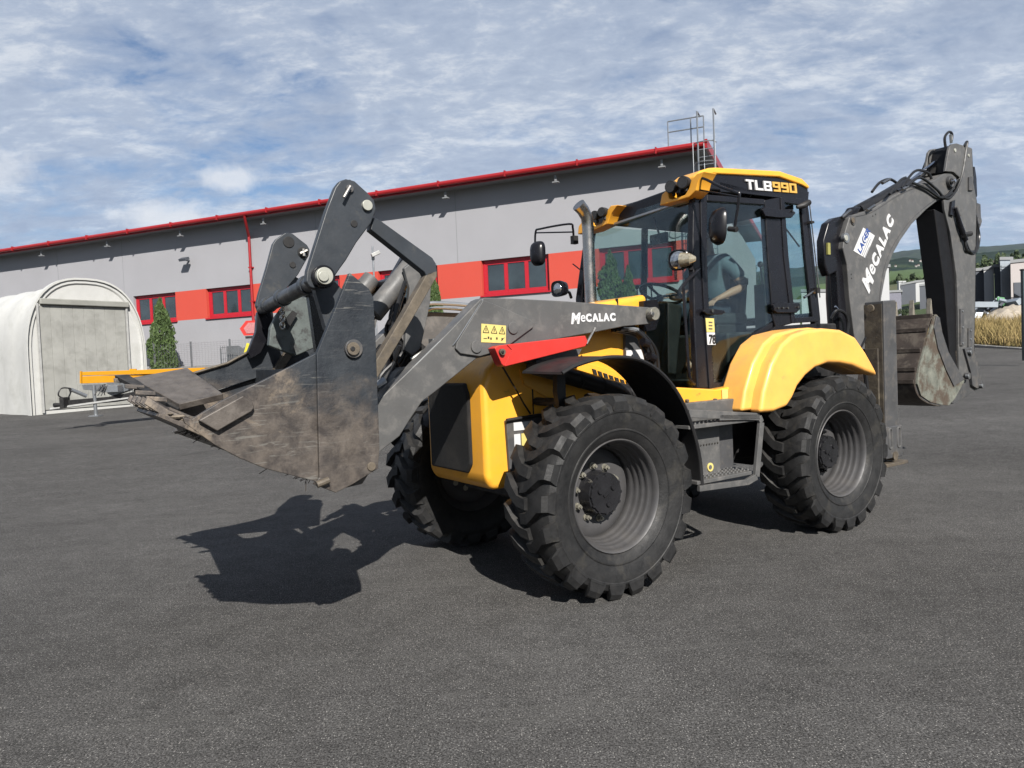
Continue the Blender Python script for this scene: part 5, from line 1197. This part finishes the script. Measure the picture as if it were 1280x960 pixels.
for k in range(3): q0 = org-yd*ln_*(.10+.09*k)+xd*ln_*.08; g.prism([q0, q0+xd*ln_*(.75 if k < 2 else .5), q0+xd*ln_*(.75 if k < 2 else .5)+yd*ln_*.03, q0+yd*ln_*.03], (0, .002, 0))
g.build('sticker_print', pmat('grey_print', (0.217, 0.2232, 0.2356), .6), boom)
# boom cylinder and its head bracket on the cab side
G().tube([S(1050, 425, .0), S(1046, 372, .0), S(1044, 300, .0)], [.125, .12, .10], 22).build('boom_cylinder', hose, B)
G().prism(SS([(1030, 300), (1036, 278), (1044, 272), (1062, 268), (1068, 258), (1078, 258), (1068, 275), (1056, 300), (1052, 320), (1058, 372), (1060, 436), (1052, 436), (1046, 340), (1036, 345), (1031, 330)], .13), (0, -.10, 0)).build('boom_head', black, B, bevel=.02)
G().box(S(1035.5, 311, .14), (.05, .02, .13)).build('sticker', pmat('yellow_green_tag', (0.217, 0.2046, 0.062), .5), B)
G().tube([S(1039, 398, .16), S(1046, 388, .2), S(1056, 392, .2), S(1060, 404, .2), S(1058, 425, .2)], .018, 7, sm=4).build('hydraulic_hose', hose, B)
G().tube([S(1044, 383, .17), S(1050, 390, .17)], .012, 6).build('hose_fitting', chrome, B)
# dipper cylinder along the boom's back
c0, c1, c2 = S(1072, 264, .02), S(1133, 231, .02), S(1178, 196, .02)
G().tube([c0, S(1100, 250, .02), c1], [.075, .085, .09], 20).build('dipper_cylinder', hose, B)
G().tube([c1, c2], .032, 14).build('cylinder_rod', chrome, B)
G().tube([S(1121, 240, .1), S(1134, 233, .1), S(1140, 240, .1)], .03, 10).build('cylinder_head', black, B)
hs = [[(1052, 272), (1062, 263), (1085, 252), (1092, 258), (1085, 262)], [(1090, 240), (1100, 228), (1112, 224), (1120, 228)], [(1127, 235), (1136, 222), (1146, 213), (1160, 216), (1165, 226)], [(1133, 233), (1150, 222), (1170, 236), (1180, 246), (1190, 241)],
      [(1140, 228), (1158, 236), (1176, 247), (1188, 240), (1196, 225)], [(1182, 184), (1181, 172), (1186, 165), (1190, 168), (1189, 178)], [(1205, 183), (1209, 177), (1207, 190), (1203, 215), (1196, 236), (1186, 248), (1176, 245)], [(1112, 243), (1125, 226), (1132, 222)]]
for k, h_ in enumerate(hs): G().tube([S(a, b, .05+.03*k if k not in (3, 4, 6) else YBm+.03) for a, b in h_], .017, 7, sm=5).build('hydraulic_hose', hose, B)
for a, b, c_, d in ((1052, 272, 1063, 263), (1084, 263, 1093, 257), (1128, 237, 1135, 233), (1188, 168, 1189, 179), (1103, 229, 1112, 224)): G().tube([S(a, b, .22), S(c_, d, .22)], .018, 8).build('hose_fitting', steel, B)
# ---- dipper
dippx = [(1187, 184), (1190, 180), (1196, 179), (1215, 185), (1217, 228), (1221, 250), (1220, 300), (1219, 380), (1217, 472), (1199, 470), (1198, 400), (1196, 345), (1188, 290), (1181, 262), (1180, 250), (1188, 247), (1198, 238), (1200, 222), (1192, 215), (1182, 214), (1184, 200)]
dip = G().prism(SS(dippx, YBm+.03), (0, -.035, 0)).build('dipper', grey, B, bevel=.008)
G().prism([p+V((-.012, 0, -.01)) for p in SS(dippx, YBm-.008)], (0, -.22, 0)).build('dipper_core', deepb, B, bevel=.01)  # black fill between the side plates, makes the inner faces black
G().prism([V((p.x, YBm-.232, p.z)) for p in SS(dippx, YBm+.03)], (0, -.035, 0)).build('dipper', grey, B, bevel=.008)
# dark inner box face toward the cab
G().prism(SS([(1186, 188), (1180, 196), (1176, 216), (1180, 226), (1168, 216), (1178, 190)], .05), (0, -.2, 0)).build('dipper_crest', blackm, B)
pi = [S(a, b, YBm) for a, b in [(1182, 268), (1190, 320), (1197, 360), (1199, 470)]]
G().prism([V((p.x+.01, YBm, p.z)) for p in pi]+[V((pi[-1].x+.20, YBm, pi[-1].z)), V((pi[1].x+.22, YBm, pi[2].z)), V((pi[0].x+.30, YBm, pi[0].z+.05))], (0, -.25, 0)).build('dipper_box', deepb, B, bevel=.015)
disc(1188.5, 227, YBm+.03, .075, grey2, dip, 'pin', h=.012); disc(1188.5, 227, YBm+.042, .04, blackm, dip, 'pin', h=.02); disc(1190, 226.5, YBm+.062, .022, chrome, dip, 'pin', h=.045)
disc(1193.5, 188, YBm+.03, .026, MATS['pale_pin'], dip, 'pin', h=.01); disc(1210.5, 194.5, YBm+.03, .022, MATS['pale_pin'], dip, 'pin', h=.01)
g = G()
for a, b, c_, d in ((1212, 221, 1217, 238),): g.prism(SS([(a, b), (c_, b-1), (c_, d), (a, d)], YBm+.055), (0, -.03, 0))
g.build('slot_plate', grey2, dip, bevel=.006)
G().prism(SS([(1217, 208), (1219, 208), (1221, 222), (1222, 245), (1219, 250), (1217, 245)], .1), (0, -.2, 0)).build('dipper_crest', black, B, bevel=.01)
G().prism(SS([(1190, 252), (1194, 250), (1193, 270), (1188, 268)], YBm+.06), (0, -.03, 0)).build('slot_plate', black, dip)
# lock cylinder and hose loop on the dipper's side
G().tube([S(1194, 260, YBm+.07), S(1200, 282, YBm+.07), S(1207, 300, YBm+.07)], [.022, .036, .034], 14).build('lock_cylinder', black, B)
G().tube([S(1195, 259, YBm+.07), S(1199, 270, YBm+.07)], .028, 12).build('lock_cap', grey, B)
G().tube([S(1204, 294, YBm+.08), S(1213, 292, YBm+.08)], .035, 10).build('lock_clamp', blackm, B)
for d in (0, 2.5): G().tube([S(1206, 299, YBm+.06), S(1211-d, 312, YBm+.06), S(1217, 317-d, YBm+.03), S(1222-d, 310, YBm+.03), S(1224-d, 295, YBm), S(1221-d, 278, YBm), S(1218, 262, YBm)], .017, 7, sm=5).build('hydraulic_hose', hose, B)
G().prism(SS([(1218, 258), (1221, 253), (1226, 255), (1227, 280), (1224, 288), (1219, 286)], .14), (0, -.15, 0)).build('link_head', grey2, B, bevel=.01); disc(1223, 276, .15, .06, grey2, B, 'pin', h=.02)
for a, b in ((1181, 292), (1190, 296)): G().tube([S(a, b, .1), S(a+1, b+22, .1)], .018, 7).build('hose_fitting', galv, B)
# quick-release strips near the dipper foot
for (a, b, a2, b2) in ((1202, 386, 1205, 432), (1212, 410, 1215, 438)):
    o_ = G().prism(SS([(a-1, b), (a2, b-1), (a2, b2), (a-1, b2)], YBm+.05), (0, -.03, 0)).build('side_strip', grey2, dip, bevel=.004)
    for k in range(3): disc(a+1.5, b+3+(b2-b-6)*k/2, YBm+.055, .012, galv, dip, 'bolt_head', h=.008, n=6)
# ---- digging bucket and linkage
YD = .34
bp = [(1171, 393), (1168, 398), (1158, 430), (1149, 460), (1147, 480), (1152, 495), (1164, 503), (1177, 506), (1186, 507), (1194, 498), (1206, 476), (1203, 474), (1197, 462), (1185, 440), (1178, 415), (1175, 398)]
db = plate('digging_bucket', bp, YD, .03, pmat('scuffed_bucket', (.12, .125, .105), .6, var=.4, vs=9, c2=(.062, .046, .034), c2s=5, c2lo=.46, c2hi=.58, bump=.5, bs=35, dust=.5), B)
plate('side_edge', [(1171, 395), (1175, 397), (1178, 415), (1186, 440), (1198, 462), (1206, 474), (1193, 483), (1183, 462), (1173, 435), (1168, 410)], YD+.015, .02, grey2, db)
plate('digging_bucket', bp, YD-.75, .03, MATS['scuffed_bucket'], B)
shp = [(1171, 393), (1165, 398), (1156, 430), (1147, 462), (1145, 482), (1151, 497), (1164, 505), (1178, 508)]
PPs = SS(shp, YD); g = G(); ra = []
for p in catmull(PPs, 4): ra.append([g.bm.verts.new((p.x, YD-.02, p.z)), g.bm.verts.new((p.x, YD-.74, p.z)), g.bm.verts.new((p.x-.03, YD-.74, p.z+.005)), g.bm.verts.new((p.x-.03, YD-.02, p.z+.005))])
g.skinrings(ra); g.build('bucket_back', pmat('brown_bucket', (0.0341, 0.026, 0.0211), .65, var=.35, vs=7, bump=.3, bs=30, c2=(0.0744, 0.062, 0.0496), c2s=6), db, smooth=40)
for k in range(5):
    p = catmull(PPs, 4)[3+k*3]; G().span((p.x-.01, YD-.02, p.z-.02), (p.x+.025, YD-.74, p.z+.03)).build('wear_rib', MATS['brown_bucket'], db, bevel=.004)
pt_ = S(1171, 393, YD)
for k in range(4):
    y = YD-.04-k*.215; a = V((pt_.x+.02, y, pt_.z-.06))
    G().prism([a+V((.05, 0, 0)), a+V((.045, 0, .13)), a+V((.02, 0, .27)), a+V((-.0, 0, .13)), a+V((-.02, 0, 0))], (0, -.06, 0)).build('bucket_tooth', pmat('tooth_steel', (0.186, 0.1674, 0.1364), .5, metal=.3, var=.25, vs=30) if 'tooth_steel' not in MATS else MATS['tooth_steel'], db, bevel=.008)
lk = [[(1206, 436), (1212, 434), (1219, 440), (1226, 470), (1228, 480), (1222, 486), (1216, 482), (1214, 465)], [(1194, 438), (1204, 436), (1206, 450), (1210, 470), (1206, 474), (1196, 462)]]
plate('bucket_link', lk[0], YBm+.06, .05, grey2, B, bevel=.006); plate('bucket_link', lk[1], YBm+.0, .05, rust, B, bevel=.006)
plate('bucket_link', [(1186, 486), (1192, 480), (1210, 474), (1226, 479), (1228, 484), (1218, 489), (1192, 505), (1186, 500)], YBm+.02, .05, grey2, B, bevel=.006)
for a, b, r in ((1189, 500, .045), (1191, 491, .04), (1227, 482, .04), (1213, 440, .045), (1210, 470, .045)): disc(a, b, YBm+.07, r, grey2, B, 'pin', h=.02); disc(a, b, YBm+.09, r*.5, galv, B, 'pin', h=.012)
G().tube([S(1207, 436, .05), S(1216, 478, .05)], .035, 12).build('cylinder_rod', chrome, B)

# ---- driver
Pn = empty('person', ORI, math.atan2(FW.y, FW.x), label='driver in a grey blue T-shirt seated in the cab with one forearm on the lap', category='person')
def skinmesh(name, nodes, edges, root, m, par, sub=2):
    me = bpy.data.meshes.new(name); me.from_pydata([n[0] for n in nodes], edges, []); o = bpy.data.objects.new(name, me); col.objects.link(o); o.parent = par; me.materials.append(m)
    md = o.modifiers.new('skin', 'SKIN'); md.use_smooth_shade = True
    sv = me.skin_vertices[0].data if me.skin_vertices else None
    if sv is None: 
        bpy.context.view_layer.objects.active = o; me.update(); sv = me.skin_vertices[0].data
    for i, n in enumerate(nodes): r = n[1]; sv[i].radius = r if isinstance(r, tuple) else (r, r); sv[i].use_root = (i == root)
    s = o.modifiers.new('sub', 'SUBSURF'); s.levels = sub; s.render_levels = sub
    return o
ox, oy = -.02, .06
body = []; be = []
def bn(p, r, prev=None):
    body.append(((p[0]+ox, p[1]+oy, p[2]), r)); i = len(body)-1
    if prev is not None: be.append((prev, i))
    return i
pel = bn((-2.30, .0, 2.06), (.15, .12)); bel = bn((-2.32, 0, 2.25), (.145, .12), pel); che = bn((-2.30, 0, 2.46), (.16, .12), bel); nk = bn((-2.26, 0, 2.60), .06, che); nk2 = bn((-2.24, 0, 2.67), .055, nk)
hd = bn((-2.21, 0, 2.74), (.075, .085), nk2); hd2 = bn((-2.20, 0, 2.83), (.075, .08), hd); hd3 = bn((-2.21, 0, 2.88), .045, hd2)
bn((-2.125, 0, 2.755), .018, hd)
for s, elb, wr in ((1, (-2.34, .33, 2.26), (-2.08, .27, 2.16)), (-1, (-2.15, -.33, 2.22), (-1.90, -.20, 2.22))):
    sh_ = bn((-2.28, .17*s, 2.52), .075, che); u_ = bn((-2.31, .25*s, 2.42), .06, sh_); e = bn(elb, .044, u_); fa = bn(tuple((V(elb)+V(wr))/2), .043, e); wv = bn(wr, .028, fa)
    d = (V(wr)-V(elb)).normalized(); palm = bn(tuple(V(wr)+d*.045+V((0, 0, -.005))), (.036, .02), wv)
    sd = V((0, 1, 0)).cross(d).normalized(); la = V((0, 1, 0))
    for k in range(4):
        b_ = V(wr)+d*.085+la*(.03-.02*k); f1 = bn(tuple(b_), .0095, palm); f2 = bn(tuple(b_+d*.03+V((0, 0, -.014))), .009, f1); bn(tuple(b_+d*(.05-.004*abs(k-1.5))+V((0, 0, -.036))), .008, f2)
    t1 = bn(tuple(V(wr)+d*.035-la*.038*s*1), .012, palm); bn(tuple(V(wr)+d*.07-la*.05*s+V((0, 0, -.015))), .010, t1)
for s in (1, -1):
    hp_ = bn((-2.28, .10*s, 2.05), .095, pel); kn = bn((-1.86, .17*s, 2.08), .07, hp_); an = bn((-1.80, .16*s, 1.62), .045, kn); bn((-1.72, .17*s, 1.50), .045, an)
skinmesh('body', body, be, 0, skin, Pn)
def cloth(name, segs, m):
    nodes = []; ed = []
    for i, (p, r) in enumerate(segs[0]): nodes.append(((p[0]+ox, p[1]+oy, p[2]), r)); 
    ed = segs[1]; return skinmesh(name, nodes, ed, 0, m, Pn)
cloth('shirt', ([((-2.31, 0, 2.10), (.165, .14)), ((-2.32, 0, 2.26), (.16, .135)), ((-2.30, 0, 2.46), (.175, .13)), ((-2.28, .17, 2.52), .09), ((-2.32, .27, 2.40), .075), ((-2.335, .31, 2.33), .068), ((-2.28, -.17, 2.52), .09), ((-2.25, -.29, 2.38), .072), ((-2.27, 0, 2.585), .085)],
               [(0, 1), (1, 2), (2, 3), (3, 4), (4, 5), (2, 6), (6, 7), (2, 8)]), shirt)
cloth('trousers', ([((-2.30, 0, 2.05), (.165, .125)), ((-2.26, .10, 2.04), .105), ((-1.86, .17, 2.075), .085), ((-1.80, .16, 1.62), .06), ((-2.26, -.10, 2.04), .105), ((-1.86, -.17, 2.075), .085), ((-1.80, -.16, 1.62), .06)], [(0, 1), (1, 2), (2, 3), (0, 4), (4, 5), (5, 6)]), trousers)
G().sphere((-2.235+ox, oy, 2.83), .092, (1.02, .92, .98), 20, 14).build('hair', hair, Pn)
for s in (1, -1): G().sphere((-2.135+ox, oy+.03*s, 2.80), .011, u=8, v=6).build('eye', blackm, Pn); G().sphere((-2.21+ox, oy+.085*s, 2.775), .022, (1, .4, 1.4), 8, 6).build('ear', skin, Pn)
G().tube([(-2.335+ox, .318+oy, 2.325), (-2.34+ox, .328+oy, 2.272)], [.060, .050], 16).build('tattooed_arm', tattoo, Pn)

# ------------------------------------------------------------------ thin air haze
hm = bpy.data.materials.new('air_haze'); hm.use_nodes = True; t = hm.node_tree; t.nodes.clear()
o_ = t.nodes.new('ShaderNodeOutputMaterial'); pv = t.nodes.new('ShaderNodeVolumePrincipled'); pv.inputs['Color'].default_value = (.80, .88, 1, 1); pv.inputs['Density'].default_value = .00006; pv.inputs['Anisotropy'].default_value = .2
t.links.new(pv.outputs[0], o_.inputs['Volume'])
hz_ = G().span((-5200, -3200, -4), (5200, 6300, 420)).build('haze', hm, None, kind='stuff', label='thin bluish air haze over the far hills', category='haze')
